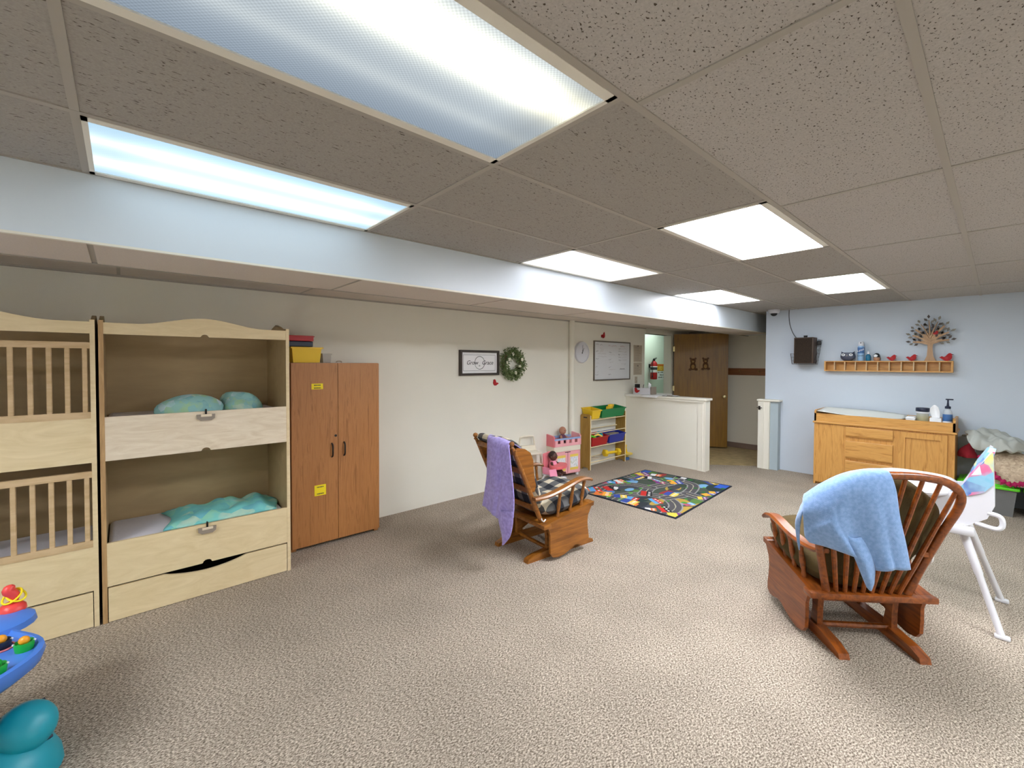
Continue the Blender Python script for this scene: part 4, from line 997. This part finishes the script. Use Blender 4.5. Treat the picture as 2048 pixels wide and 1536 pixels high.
for z, x in ((.075, -.15), (.02, -.06), (-.035, -.12)):
    while x < .19:
        wd = random.uniform(.012, .03); mb.box(x, x+wd, -.0036, -.003, z-.012, z+random.uniform(.004, .014)); x += wd+random.choice((.006, .006, .03))
mb.build('print_lines', 'ink', n2)
cr_ = thing('coat_rail', 'brown wooden coat rail with light pegs on the entry wall', 'coat rail', (XH, 2.7, 1.45))
B(-.02, 0, -.9, .98, -.065, .065).build('board', 'rail_wood', cr_)
for y in (-.7, -.4, -.1, .22, .55, .85):
    MB().tube([(-.02, y, 0), (-.07, y, .012), (-.085, y, .025)], [.011, .009, .013], 8).build('peg', 'bear_tan', cr_, True)
sc = thing('security_camera', 'small white dome security camera under the ceiling by the blue wall', 'camera', (7.22, 2.24, ZC-.002))
MB().lathe([(.075, 0), (.078, -.012), (.07, -.045), (.052, -.056)], n=20).build('housing', 'white_plastic', sc, True)
MB().ell((0, 0, -.055), (.045, .045, .042), 16, 10).build('dome', 'black', sc, True)

# ------------------------------------------------------------------ on the blue wall
sp_ = thing('wall_speaker', 'dark brown speaker box in a wire basket on the blue wall', 'speaker', (XB, 1.86, 1.60))
MB().rbox(-.20, -.005, -.118, .118, .01, .38, .006).build('cabinet', 'speaker_wood', sp_, True)
B(-.205, -.2, -.105, .105, .02, .368).build('grille', 'speaker_cloth', sp_)
MB().cyl((-.10, 0, .38), (-.10, 0, .41), .022, .026, 12).build('knob', 'black', sp_, True)
mb = MB()
for z in (.0, .05, .10, .15, .20, .25, .30, .34):
    w1 = .13+.05*z/.34; hi_ = z
    mb.tube([(-.004, -w1, hi_), (-.20, -w1, hi_)], .0022, 5)
    if z <= .15: mb.tube([(-.004, w1, hi_), (-.225, w1, hi_)], .0022, 5); 
    if z <= .0: mb.tube([(-.225, w1, hi_), (-.225, -w1, hi_)], .003, 5)
for x in (-.02, -.08, -.14, -.20):
    mb.tube([(x, -.13, 0), (x, -.18, .34)], .0022, 5); mb.tube([(x, .13, 0), (x, .15, .15)], .0022, 5); mb.tube([(x, -.13, 0), (x, .13, 0)], .0022, 5)
mb.tube([(-.225, .13, 0), (-.225, .152, .15)], .003, 5)
mb.build('wire_basket', 'wire', sp_)
MB().rbox(-.06, -.01, -.17, -.13, .27, .33, .005).build('plug', 'black', sp_)
tag(MB().tube(cr([(XB-.006, 2.10, ZC), (XB-.006, 2.10, 2.3), (XB-.006, 2.085, 2.18), (XB-.01, 2.045, 2.06), (XB-.05, 1.985, 1.975)], 24), .004, 6).build('speaker_cable', 'wire', None, True), 'thin dark cable running from the ceiling to the speaker', 'cable')

sh = thing('cubby_shelf', 'long narrow wooden cubby shelf with eleven compartments on the blue wall', 'shelf', (XB, .995, 1.505))
Lh = .635
MB().box(-.105, 0, -Lh, Lh, .126, .140).build('top_board', 'dresser_oak_h', sh); MB().box(-.105, 0, -Lh, Lh, 0, .014).build('bottom_board', 'dresser_oak_h', sh)
B(-.008, 0, -Lh, Lh, .014, .126).build('back_board', 'dresser_oak_h', sh)
for s in (-1, 1): B(-.105, 0, s*Lh-.009-s*.009, s*Lh+.009-s*.009, .014, .126).build('end_board', 'dresser_oak', sh)
for k in range(1, 11):
    y = -Lh+2*Lh*k/11; B(-.103, -.008, y-.005, y+.005, .014, .126).build('divider', 'gate_wood', sh)  # lighter wood replaces the contrast of shade inside the compartments
ZT = 1.646
ow = thing('owl_bank', 'dark blue round owl figure with white eyes on the cubby shelf', 'figurine', (7.36, 1.372, ZT))
MB().lathe([(.035, 0), (.05, .008), (.078, .035), (.084, .062), (.076, .095), (.068, .112), (.001, .114)], n=24, sx=.6).build('body', 'owl', ow, True)
for s in (-1, 1):
    MB().add([(0, s*.045, .11), (-.02, s*.07, .108), (.02, s*.07, .108), (0, s*.074, .13)], [(0, 1, 3), (1, 2, 3), (2, 0, 3), (0, 2, 1)]).build('ear', 'owl', ow)
    e = MB().prism([(s*.042+.02*math.cos(a), .082+.017*math.sin(a)) for a in np.linspace(0, 6.28, 17)[:-1]], 'yz', -.054, -.044).build('eye', 'paper', ow)
    MB().prism([(s*.042+.011*math.cos(a), .082+.007*math.sin(a)) for a in np.linspace(0, 6.28, 13)[:-1]], 'yz', -.057, -.05).build('pupil', 'owl', e)
MB().prism([(-.008, .078), (.008, .078), (0, .06)], 'yz', -.058, -.045).build('beak', 'grey_plate', ow)
can = thing('spray_can', 'tall pale blue disinfectant spray can with white cap on the cubby shelf', 'spray can', (7.36, 1.232, ZT))
MB().lathe([(.034, 0), (.036, .004), (.036, .185), (.030, .2)], n=20).build('can_body', 'can_blue', can, True)
MB().lathe([(.031, .2), (.032, .202), (.030, .248), (.024, .255), (.001, .256)], n=16).build('cap', 'white_plastic', can, True)
B(-.033, -.029, -.006, .004, .232, .246).build('nozzle', 'ink', can)
MB().lathe([(.0363, .10), (.0366, .102), (.0366, .178), (.0363, .18)], n=20).build('label_wrap', 'label_blue', can, True)
text('Lysol', .036, 'paper', can, frame_on_back(-.0372, .0, .142) @ Matrix.Rotation(.35, 4, 'Z'), shear=.2); text('Lysol', .030, 'navy', can, frame_on_back(-.0370, .0, .07), shear=.2)
sb = thing('sanitizer_bottle', 'small teal sanitizer bottle with clear cap on the cubby shelf', 'bottle', (7.36, 1.155, ZT))
MB().lathe([(.024, 0), (.027, .004), (.027, .07), (.012, .088), (.010, .095)], n=14).build('bottle_body', 'sanitizer', sb, True); MB().lathe([(.012, .09), (.013, .092), (.013, .118), (.006, .13), (.001, .131)], n=12).build('cap', 'white_plastic', sb, True)
nd = thing('nesting_figure', 'small rounded black white and brown figurine on the cubby shelf', 'figurine', (7.36, 1.068, ZT))
MB().lathe([(.026, 0), (.034, .01), (.036, .03), (.034, .045)], n=16).build('base', 'figure_brown', nd, True); MB().lathe([(.034, .045), (.034, .06), (.030, .082), (.018, .098), (.001, .102)], n=16).build('hood', 'black', nd, True)
MB().ell((-.012, .004, .064), (.026, .026, .026), 14, 9).build('face', 'paper', nd, True)
bird((7.37, .925, ZT+.034), 0, 1.08, 'red bird cutout on the shelf next to the nesting figurine', 'back', flip=-1)
bird((7.37, .735, ZT+.034), 0, 1.15, 'red bird cutout on the shelf beside the trunk of the wooden tree', 'back', flip=-1)
bird((7.37, .425, ZT+.035), 0, 1.3, 'red bird cutout on the shelf end past the wooden tree', 'back', flip=-1, tilt=.1)
tr_ = thing('wooden_tree', 'flat wooden tree with dark leaves standing on the cubby shelf', 'decoration', (7.365, .565, ZT))
MB().prism([(-.055, 0), (.05, 0), (.028, .06), (.022, .15), (.028, .24), (.022, .34), (0, .36), (-.024, .34), (-.03, .24), (-.022, .15), (-.03, .06)], 'yz', -.005, .005).build('trunk', 'tree_ply', tr_)
random.seed(21)
for k, (a0, l) in enumerate(((-78, .17), (-58, .19), (-38, .20), (-18, .21), (4, .22), (26, .20), (46, .19), (64, .18), (82, .16))):
    a = R(a0); b0 = Vector((0, 0, .20+.08*math.cos(a))); d_ = Vector((0, math.sin(a), math.cos(a)))
    e = b0+d_*l; MB().tube([b0, b0.lerp(e, .5)+Vector((0, 0, .012)), e], [.026, .019, .009], 6, flat=(.4, 1)).build('branch', 'tree_ply', tr_)
    for q, sd in ((.35, 1), (.5, -1), (.65, 1), (.8, -1), (.95, 1), (1.08, 0)):
        if q < .4 and abs(a0) > 60: continue
        p_ = b0.lerp(e, q)+Vector((-.008, 0, 0)); n = Vector((0, d_.z, -d_.y))*sd
        ld = (d_+n*.9).normalized(); ls = Vector((0, ld.z, -ld.y)); L_ = random.uniform(.042, .058)
        pp = [p_+n*.012, p_+n*.012+ld*L_*.5+ls*.014, p_+n*.012+ld*L_, p_+n*.012+ld*L_*.5-ls*.014]
        MB().prism([(v.y, v.z) for v in pp], 'yz', -.011, -.006).build('leaf', 'leaf_dark' if random.random() < .55 else 'leaf_grey', tr_)
bird((7.35, .52, ZT+.335), 0, .62, 'tiny red bird cutout perched in the wooden tree', 'back', flip=-1, tilt=.3)

# ------------------------------------------------------------------ bins and blankets by the blue wall
for k, (y0, y1, lb) in enumerate(((-.17, .285, 'grey storage tote with lime green lid beside the oak dresser'), (-.66, -.205, 'grey storage tote with lime green lid farther from the oak dresser'))):
    t = thing('storage_tote', lb, 'tote', (7.13, (y0+y1)/2, 0), 0, 'grey totes with lime lids')
    hy = (y1-y0)/2
    MB().tub(-.20, .20, -hy+.02, hy-.02, 0, .285, .025, .004, .008).build('tub', 'bin_grey', t)
    MB().rbox(-.235, .235, -hy, hy, .283, .312, .008).rbox(-.2, .2, -hy+.04, hy-.04, .308, .328, .008).build('lid', 'lime', t, True)
    for s in (-1, 1): MB().rbox(-.05, .05, s*hy-.012, s*hy+.012, .25, .30, .006).build('lid_clip', 'lime', t, True)
lump('knit_blanket', 'knit', (7.12, -.10, .329), (.20, .30, .36), 'beige knitted blanket heaped on the lime green tote lids', 'blanket', 12, .10, 40)
lump('maroon_cloth', 'maroon', (7.14, .215, .56), (.12, .075, .16), 'dark red cloth bunched between dresser and knitted blanket', 'cloth', 14, .2, 24)
MBt = MB()
edge = cr([(6.93, .12, .62), (6.90, .06, .52), (6.885, .0, .42), (6.87, -.08, .365), (6.87, -.16, .372), (6.88, -.24, .41), (6.90, -.34, .43)], 40); random.seed(8)
MBt.tube(edge, [.022+.010*math.sin(i*1.9) for i in range(40)], 8)
for i in range(6, 36, 2):
    e = edge[i]; MBt.tube([e, (e[0]-.01, e[1]+random.uniform(-.03, .03), e[2]-.03)], [.014, .006], 5)
tag(MBt.build('knit_edging', 'magenta', None, True), 'magenta fringed edging falling down the knitted blanket', 'edging')
MB2 = MB().grid(patch([[(7.34, .28, .76), (7.36, .05, .80), (7.36, -.12, .79), (7.36, -.22, .72)], [(7.18, .24, .83), (7.15, .08, .86), (7.15, -.10, .83), (7.15, -.22, .73)], [(6.99, .22, .80), (6.95, .08, .80), (6.96, -.08, .77), (7.0, -.22, .72)], [(6.93, .17, .72), (6.90, .05, .70), (6.90, -.06, .69), (6.95, -.19, .70)], [(6.97, .12, .69), (6.93, .02, .68), (6.92, -.08, .675), (6.98, -.18, .68)]], 50, 60))
MB2.v = [(x+.02*math.sin(22*y+9*z)+.008*math.sin(70*y+30*x), y+.012*math.sin(40*x), z+.022*math.sin(18*y+14*x)+.012*math.sin(47*y-33*x)+.006*math.sin(90*x+40*y)) for x, y, z in MB2.v]
tag(MB2.build('grey_sheet', 'grey_cloth', None, True, solid=.012), 'grey white folded sheet on top of the knitted blanket', 'sheet')

# ------------------------------------------------------------------ play rug with printed town
def rug():
    nx, ny = 240, 190; x0, x1, y0, y1 = 4.235, 5.87, 2.24, 3.52
    rnd = np.random.RandomState(4); C = np.zeros((ny, nx, 3)); C[:] = (74, 84, 74)
    U, V = np.meshgrid(np.linspace(0, 1, nx), np.linspace(0, 1, ny)); asp = (x1-x0)/(y1-y0)
    def S(c): return np.array(c, float)
    pal = [(90, 126, 66), (58, 74, 56), (70, 70, 76), (50, 56, 62), (84, 120, 176), (120, 170, 210), (150, 60, 60), (70, 74, 84), (180, 150, 70), (44, 60, 60)]
    for k in range(90):
        cx, cy, rx, ry = rnd.rand(), rnd.rand(), .03+.07*rnd.rand(), .03+.06*rnd.rand()
        C[((U-cx)/rx)**2+((V-cy)/ry)**2 < 1] = pal[rnd.randint(len(pal))]
    C[(U > .86) & (V < .12)] = (52, 92, 190); C[(U > .84) & (V > .9)] = (60, 96, 176)
    def road(pts, w_=.05):
        P = np.array(cr(pts, 140)); D = np.full(U.shape, 9.0)
        for p_ in P: D = np.minimum(D, np.hypot((U-p_[0])*asp, V-p_[1]))
        C[D < w_*1.25] = (150, 148, 146); C[D < w_] = (84, 82, 86); C[D < .004] = (206, 200, 170)
    road([(-.05, .08), (.2, .12), (.34, .3), (.3, .5), (.14, .62), (-.05, .6)]); road([(.34, .3), (.55, .22), (.8, .3), (.88, .5), (1.05, .55)])
    road([(.3, .5), (.5, .56), (.7, .5), (.88, .5)]); road([(.5, .56), (.46, .78), (.3, .9), (.1, .88), (-.05, .95)]); road([(.7, .5), (.76, .75), (.66, .9), (.7, 1.05)]); road([(.55, .22), (.5, -.05)])
    bcol = [(196, 50, 46), (226, 120, 60), (230, 200, 80), (96, 160, 214), (230, 230, 232), (60, 80, 160), (180, 90, 110), (40, 40, 46), (240, 170, 60), (120, 60, 130)]
    for k in range(34):
        cx, cy = rnd.rand(), rnd.rand(); a, b_ = .03+.05*rnd.rand(), .03+.05*rnd.rand(); t = rnd.rand()*1.2
        du, dv = (U-cx)*asp, V-cy; p_, q = du*math.cos(t)+dv*math.sin(t), -du*math.sin(t)+dv*math.cos(t)
        i = rnd.randint(len(bcol)); C[(abs(p_) < a) & (abs(q) < b_)] = bcol[i]; C[(abs(p_) < a) & (q > 0) & (q < b_)] = bcol[(i+3) % len(bcol)]
        for s in range(3): C[(abs(p_-a*(.6*s-.6)) < a*.14) & (abs(q+b_*.5) < b_*.2)] = (236, 236, 230)
    for k in range(40):
        cx, cy, r = rnd.rand(), rnd.rand(), .012+.014*rnd.rand(); C[np.hypot((U-cx)*asp, V-cy) < r] = [(70, 150, 60), (110, 180, 70), (44, 110, 50)][rnd.randint(3)]
    e = .014; C[(U < e) | (U > 1-e) | (V < e) | (V > 1-e)] = (34, 40, 52)
    top = []; vs = []; fs = []
    # corners as seen: a slightly skewed rectangle, thin pile
    c00, c10, c11, c01 = np.array((4.235, 2.19)), np.array((5.91, 2.29)), np.array((5.83, 3.51)), np.array((4.23, 3.51))
    for j in range(ny+1):
        for i in range(nx+1):
            u, v = i/nx, j/ny; p_ = c00*(1-u)*(1-v)+c10*u*(1-v)+c11*u*v+c01*(1-u)*v
            vs.append((p_[0], p_[1], .009+.0015*math.sin(9*u+4*v)))
    for j in range(ny):
        for i in range(nx): fs.append((j*(nx+1)+i, j*(nx+1)+i+1, (j+1)*(nx+1)+i+1, (j+1)*(nx+1)+i))
    mb = MB(); mb.v = vs; mb.f = fs
    t = thing('play_rug', 'colourful play rug printed with a town of roads and buildings', 'rug', (0, 0, 0))
    o = mb.build('printed_pile', 'rug_print', t)
    at = o.data.color_attributes.new('Col', 'FLOAT_COLOR', 'CORNER')
    lut = np.where(C/255 <= .04045, C/255/12.92, ((C/255+.055)/1.055)**2.4).reshape(-1, 3)
    arr = np.ones((nx*ny, 4, 4)); arr[:, :, :3] = lut[:, None, :]
    at.data.foreach_set('color', arr.ravel())
    MB().prism([tuple(c00), tuple(c10), tuple(c11), tuple(c01)], 'xy', .0005, .007).build('backing', 'navy', t)
rug()

# ------------------------------------------------------------------ toy rack and bins
tr = thing('toy_rack', 'wooden toy bin rack with brown sides and pale rods against the cream wall', 'toy rack', (5.655, 4.045, 0))
hx = .455
for s in (-1, 1):
    xa = s*hx-.008
    pr = [(0, 0), (.035, 0), (.045, .03), (.14, .03), (.15, 0), (.185, 0), (.185, .81), (.165, .835), (.02, .835), (0, .815)]
    MB().prism(pr, 'yz', xa, xa+.016).build('side_panel', 'shelf_ply', tr); MB().box(xa-.0005, xa+.0165, -.002, .002, 0, .815).build('edge_band', 'pale_edge', tr)
    if s < 0: MB().rbox(xa-.0015, xa+.004, .06, .13, .775, .795, .003).build('hand_hole_shade', 'smoke', tr)  # solid dark block painted in for the shade of an opening
for (y, z) in ((.01, .745), (.165, .80), (.01, .545), (.165, .585), (.01, .335), (.165, .37), (.01, .11), (.165, .15)):
    MB().cyl((-hx, y, z), (hx, y, z), .0075, .0075, 8).build('rod', 'pale_edge', tr)
def rackbin(x0, x1, z, mt, lb, tip=.16):
    mb = MB(); mb.tub(x0, x1, 0, .20, 0, .135, .018, .004, .012)
    mb.v = [(x, 4.04+y*math.cos(tip)-q*math.sin(tip)*.3, z+q+y*math.sin(tip)) for x, y, q in mb.v]
    return tag(mb.build('toy_bin', mt), lb, 'bin', 'plastic toy bins')
rackbin(5.225, 5.44, .757, 'yellow', 'yellow plastic toy bin on the top of the toy rack'); rackbin(5.47, 6.085, .757, 'green', 'wide green plastic toy bin on the top of the toy rack')
rackbin(5.225, 5.635, .345, 'red', 'red plastic toy bin on the middle rods of the rack'); rackbin(5.665, 6.085, .345, 'blue', 'blue plastic toy bin on the middle rods of the rack')
ty = thing('toy_truck', 'yellow toy vehicle sticking out of the green bin', 'toy', (5.80, 4.13, .87), R(20))
MB().rbox(-.09, .05, -.04, .04, 0, .05, .008).rbox(-.01, .12, -.035, .035, .03, .075, .01).build('body', 'yellow', ty, True)
for x in (-.06, .03):
    for s in (-1, 1): MB().cyl((x, s*.04, .0), (x, s*.05, .0), .022, .022, 12).build('wheel', 'frame_dark', ty)
for k, (x, y, z, mt, lb) in enumerate(((5.30, 4.10, .475, 'lime', 'lime green toy stick in the red bin'), (5.40, 4.06, .495, 'notice_pale', 'pale yellow toy stick in the red bin'))):
    tag(MB().tube([(x-.06, y+.03, z), (x, y, z+.02), (x+.06, y-.03, z-.01)], [.014, .018, .014], 8).build('toy_stick', mt, None, True), lb, 'toy')
tag(MB().ell((5.50, 4.12, .485), (.075, .06, .05), 16, 10).tube([(5.50+.08*math.cos(a), 4.12, .485+.055*math.sin(a)) for a in np.linspace(0, 6.28, 22)[:-1]], .011, 6, closed=True).build('toy_ball', 'teal', None, True), 'teal ribbed toy ball in the red bin', 'toy')
tag(MB().rbox(5.74, 6.0, 4.08, 4.2, .42, .485, .02).build('toy_block', 'grey_plate', None, True), 'grey soft toy block in the blue bin', 'toy')
db = thing('toy_dumbbell', 'yellow toy dumbbell with hexagon ends on the bottom rods', 'toy', (5.80, 4.09, .185), R(-14))
for x in (-.13, .13): MB().tube([(x-.03, 0, 0), (x-.022, 0, 0), (x+.022, 0, 0), (x+.03, 0, 0)], [.045, .058, .058, .045], 6).build('hex_end', 'yellow', db)
MB().tube([(-.1, 0, 0), (0, 0, 0), (.1, 0, 0)], [.02, .024, .02], 10).build('handle', 'yellow', db, True)
bt = thing('toy_boat', 'yellow and blue stacking toy on the floor between rack and half wall', 'toy', (6.24, 4.11, 0))
MB().lathe([(.04, 0), (.05, .006), (.05, .04), (.03, .05)], n=14).build('base', 'label_blue', bt, True); MB().lathe([(.03, .05), (.035, .07), (.10, .095), (.105, .11), (.03, .115)], n=16).build('dish', 'notice_pale', bt, True)
MB().cyl((0, 0, .11), (-.03, 0, .22), .022, .016, 10).ell((-.035, 0, .235), (.03, .03, .025), 10, 7).build('post', 'yellow', bt, True)
tag(MB().rbox(5.24, 5.46, 4.08, 4.18, .125, .155, .01).ell((5.30, 4.13, .165), (.03, .03, .02), 10, 6).build('toy_guitar', 'wall_sheet', None, True), 'beige flat toy lying on the bottom rods of the rack', 'toy')

# ------------------------------------------------------------------ pink doll nursery
pk = thing('doll_nursery', 'pink toy doll changing cabinet with blue crib rail and picture doors', 'toy cabinet', (4.675, 4.045, 0), R(-9.5))
w_, dp = .235, .19
MB().rbox(-w_, w_, 0, dp, .035, .36, .008).build('cabinet_body', 'pink', pk)
MB().rbox(-w_-.006, w_+.006, -.006, dp+.004, .36, .435, .006).build('drawer_band', 'cream_plastic', pk)
for x in (-1, 1):
    MB().prism([(-.01, .435), (-.01, .565), (.01, .585), (dp-.01, .60), (dp+.008, .585), (dp+.008, .435)], 'yz', x*w_-.012, x*w_+.012).build('crib_end', 'pink_deep' if x < 0 else 'pink', pk)
mb = MB().box(-w_, w_, -.01, .004, .435, .475)
for k in range(5): x = -w_+.03+k*(2*w_-.06)/4; mb.box(x-.028 if k else -w_, x+.028 if k < 4 else w_, -.01, .004, .475, .525)
mb.build('crib_front', 'pink', pk); B(-w_, w_, -.012, .006, .525, .548).build('crib_rail', 'pale_blue_plastic', pk)
MB().box(-w_, w_, dp-.006, dp+.006, .435, .52).build('crib_rear', 'pink_deep', pk); B(-w_, w_, dp-.008, dp+.008, .52, .555).build('crib_rail', 'pale_blue_plastic', pk)
for x0, x1 in ((-w_+.006, -.004), (.004, w_-.006)):
    dd = B(x0, x1, -.012, .0, .05, .352).build('cabinet_door', 'pink', pk); m_ = (x0+x1)/2; q = .075
    B(m_-q, m_+q, -.0135, -.012, .09, .31).build('door_picture', 'label_yellow' if 0 else 'notice_pale', dd); B(m_-q+.004, m_+q-.004, -.0145, -.0135, .125, .275).build('door_picture', 'door_print', dd)
MB().rbox(-.05, .05, -.014, -.004, .343, .352, .002).build('door_pull', 'smoke', pk)
for x in (-.2, .2):
    for y in (.02, .16): MB().cyl((x, y, 0), (x, y, .036), .02, .02, 10).build('foot', 'white_plastic', pk)
def doll(loc, rz, skin, cloth, label, hair=None, lg=1.0, s=1.0):
    t = thing('baby_doll', label, 'doll', loc, rz); t.scale = (s, s, s)
    b = MB().tube([(0, 0, 0), (0, 0, .05), (0, 0, .10), (0, 0, .125)], [.04, .052, .044, .022], 14).ell((0, 0, .002), (.048, .044, .03), 12, 8)
    b.build('clothes', cloth, t, True)
    h_ = MB().ell((0, 0, .175), (.052, .05, .058), 18, 12).ell((0, -.05, .165), (.008, .008, .007), 8, 6).ell((-.052, 0, .17), (.008, .012, .014), 8, 6).ell((.052, 0, .17), (.008, .012, .014), 8, 6).build('head', skin, t, True)
    for x in (-.02, .02): MB().ell((x, -.045, .180), (.006, .005, .006), 8, 6).build('eye', 'black', h_, True)
    MB().ell((0, -.046, .148), (.012, .005, .004), 8, 5).build('mouth', 'coral', h_, True)
    if hair: MB().ell((0, .008, .185), (.055, .05, .055), 18, 10).build('hair', hair, h_, True)
    for x in (-1, 1):
        MB().tube([(x*.04, 0, .10), (x*.075, -.03, .07), (x*.06, -.075, .06), (x*.055, -.088, .06)], [.018, .017, .014, .015], 10).build('arm', skin, t, True)
        MB().tube([(x*.03, 0, .0), (x*.045, -.07*lg, .0), (x*.05, -.12*lg, -.03*lg), (x*.05, -.145*lg, -.02*lg)], [.026, .024, .018, .016], 10).build('leg', skin, t, True)
    return t
doll((4.69, 4.15, .462), R(10), 'skin', 'doll_cloth', 'baby doll in dark purple clothes sitting inside the pink toy crib', None, .55, 1.0)
# doll high chair with dark doll
dh = thing('doll_high_chair', 'pink and white toy high chair in front of the pink nursery cabinet', 'toy chair', (4.14, 3.84, 0), R(15))
MB().rbox(-.10, .10, .06, .09, .18, .44, .012).build('backrest', 'pink_deep', dh, True); MB().rbox(-.10, .10, -.09, .09, .16, .19, .01).build('seat', 'white_plastic', dh, True)
MB().prism([(.0+.155*math.cos(a), -.09+.10*math.sin(a)) for a in np.linspace(0, 6.28, 25)[:-1]], 'xy', .265, .30).build('tray', 'coral', dh)
for x in (-1, 1):
    MB().tube([(x*.09, .05, .17), (x*.13, .12, .01)], [.016, .014], 8).build('leg', 'white_plastic', dh, True); MB().tube([(x*.09, -.06, .17), (x*.13, -.13, .01)], [.016, .014], 8).build('leg', 'white_plastic', dh, True)
    MB().rbox(x*.11-.008, x*.11+.008, -.10, .07, .18, .27, .006).build('arm_panel', 'pink_cloth', dh, True)
MB().rbox(-.10, .10, -.17, -.10, .03, .14, .02).build('foot_board', 'white_plastic', dh, True)
doll((4.145, 3.825, .215), R(15), 'skin_dark', 'pink_cloth', 'dark skinned baby doll in pink seated in the toy high chair', 'hair', s=1.05)
MB_ = MB().grid(patch([[(3.95, 3.72, .27), (4.03, 3.67, .28)], [(3.935, 3.68, .18), (4.03, 3.64, .17)], [(3.95, 3.67, .06), (4.02, 3.63, .05)], [(3.97, 3.68, .01), (4.01, 3.64, .01)]], 12, 8))
tag(MB_.build('doll_blanket', 'pink_cloth', None, True, solid=.006), 'pink doll blanket hanging down beside the toy high chair', 'blanket')
# cream plastic toy chair
cc = thing('toddler_seat', 'cream plastic toddler seat with handle against the cream wall', 'toy chair', (4.02, 4.125, 0), R(-20))
MB().tube(cr([(-.14, .07, .02), (-.13, .075, .35), (-.115, .08, .57), (-.08, .08, .615), (.06, .08, .62), (.09, .08, .58), (.115, .075, .35), (.14, .07, .02)], 44), .013, 8).build('frame_hoop', 'cream_plastic', cc, True)
MB().prism([(-.12+.0, .44), (-.10, .50), (.09, .50), (.11, .44), (.06, .42), (-.08, .42)], 'xz', .05, .085).rbox(-.13, .13, -.10, .08, .40, .43, .012).build('seat', 'cream_plastic', cc, True)
MB().rbox(-.125, .125, .06, .085, .10, .40, .01).build('back_shell', 'cream_plastic', cc, True)
for x in (-1, 1): MB().tube([(x*.11, -.08, .41), (x*.14, -.1, .01)], .013, 8).build('leg', 'cream_plastic', cc, True)

# ------------------------------------------------------------------ baby activity table
at_ = thing('activity_table', 'blue and teal baby activity table with coloured toys near the slatted crib', 'activity table', (-.66, 2.58, 0))
ring_ = [(r*math.cos(a), r*math.sin(a)) for a in np.linspace(0, 2*math.pi, 61)[:-1] for r in [.395+.022*math.cos(5*a+.3)]]
def loft(levels, mt, name, parent, c=(0, 0)):
    vs = []; n = len(ring_); fs = []
    for sc_, z in levels: vs += [(c[0]+x*sc_, c[1]+y*sc_, z) for x, y in ring_]
    for k in range(len(levels)-1):
        for j in range(n): fs.append((k*n+j, k*n+(j+1) % n, (k+1)*n+(j+1) % n, (k+1)*n+j))
    fs.append(tuple(range(n-1, -1, -1))); fs.append(tuple(range((len(levels)-1)*n, len(levels)*n)))
    return MB().add(vs, fs).build(name, mt, parent, True)
top = loft([(.55, .36), (.86, .375), (.97, .41), (1.0, .445), (.99, .462), (.95, .466), (.92, .452), (.3, .450)], 'toy_blue', 'table_top', at_)
MB().lathe([(.13, .45), (.125, .475), (.09, .492), (.001, .495)], (.22, .30, 0), 20, sx=1.1).build('raised_mound', 'toy_blue', top, True)
rg = MB().lathe([(.046, .488), (.044, .505), (.03, .52), (.001, .524)], (.28, .36, 0), 16).build('ring_stand', 'toy_red', at_, True)
MB().tube(cr([(.28, .36, .52), (.288, .36, .55), (.27, .36, .58), (.285, .36, .60)], 14), [.013, .014, .015, .016, .018, .019, .02, .021, .022, .022, .021, .018, .014, .008], 10).build('stalk', 'toy_red', rg, True)
for (dx, tl) in ((.0, .5), (.012, -.35)):
    MB().tube([(.28+dx+.03*math.cos(a), .36+.02*math.sin(a), .552+.03*math.cos(a)*tl+.02*math.sin(a)) for a in np.linspace(0, 6.28, 24)[:-1]], .004, 6, closed=True).build('loose_ring', 'label_yellow', rg, True)
for (x, y, m1, m2) in ((.355, .005, 'toy_green', 'toy_orange'), (.285, .075, 'navy', 'toy_orange'), (.30, -.13, 'toy_green', 'toy_green')):
    p_ = MB().lathe([(.018, .448), (.026, .45), (.030, .480), (.028, .486), (.022, .476)], (x, y, 0), 16).build('toy_cup', m1, at_, True)
    MB().ell((x, y, .490), (.017, .017, .017), 12, 8).build('bead', m2, p_, True)
    for s in (-1, 1): MB().ell((x+s*.029, y, .482), (.005, .005, .004), 8, 5).build('stud', 'white_plastic', p_, True)
MB().tube([(.285+.036*math.cos(a), .075+.036*math.sin(a), .455) for a in np.linspace(0, 6.28, 20)[:-1]], .004, 6, closed=True).build('pink_ring', 'pink_deep', at_, True)
MB().lathe([(.20, .03), (.19, .10), (.13, .20), (.12, .30), (.17, .37)], n=24).build('column', 'teal', at_, True)
for k in range(3):
    a = R(-16+120*k); cx, cy = .30*math.cos(a), .30*math.sin(a)
    ft = MB().lathe([(.17, 0), (.18, .012), (.175, .05), (.15, .11), (.09, .17), (.05, .18)], (cx, cy, 0), 24).build('foot', 'teal', at_, True)
    # round pad on the outer shoulder of the foot, tipped outward
    M_ = Matrix.Translation((cx+.085*math.cos(a), cy+.085*math.sin(a), .20)) @ Matrix.Rotation(a-R(50), 4, 'Z') @ Matrix.Rotation(R(52), 4, 'Y')
    q = MB(); q.M = M_; q.lathe([(.10, -.14), (.092, -.05), (.09, .0), (.078, .028), (.05, .046), (.02, .053), (.001, .054)], n=26); q.build('round_pad', 'teal', ft, 60)
    q = MB(); q.M = M_
    for ang_ in (.6, -.6, 2.4, 3.8): q.rbox(.09*math.cos(ang_)-.006, .09*math.cos(ang_)+.006, .09*math.sin(ang_)-.010, .09*math.sin(ang_)+.010, -.04, -.01, .003)
    q.build('slot', 'navy', ft)
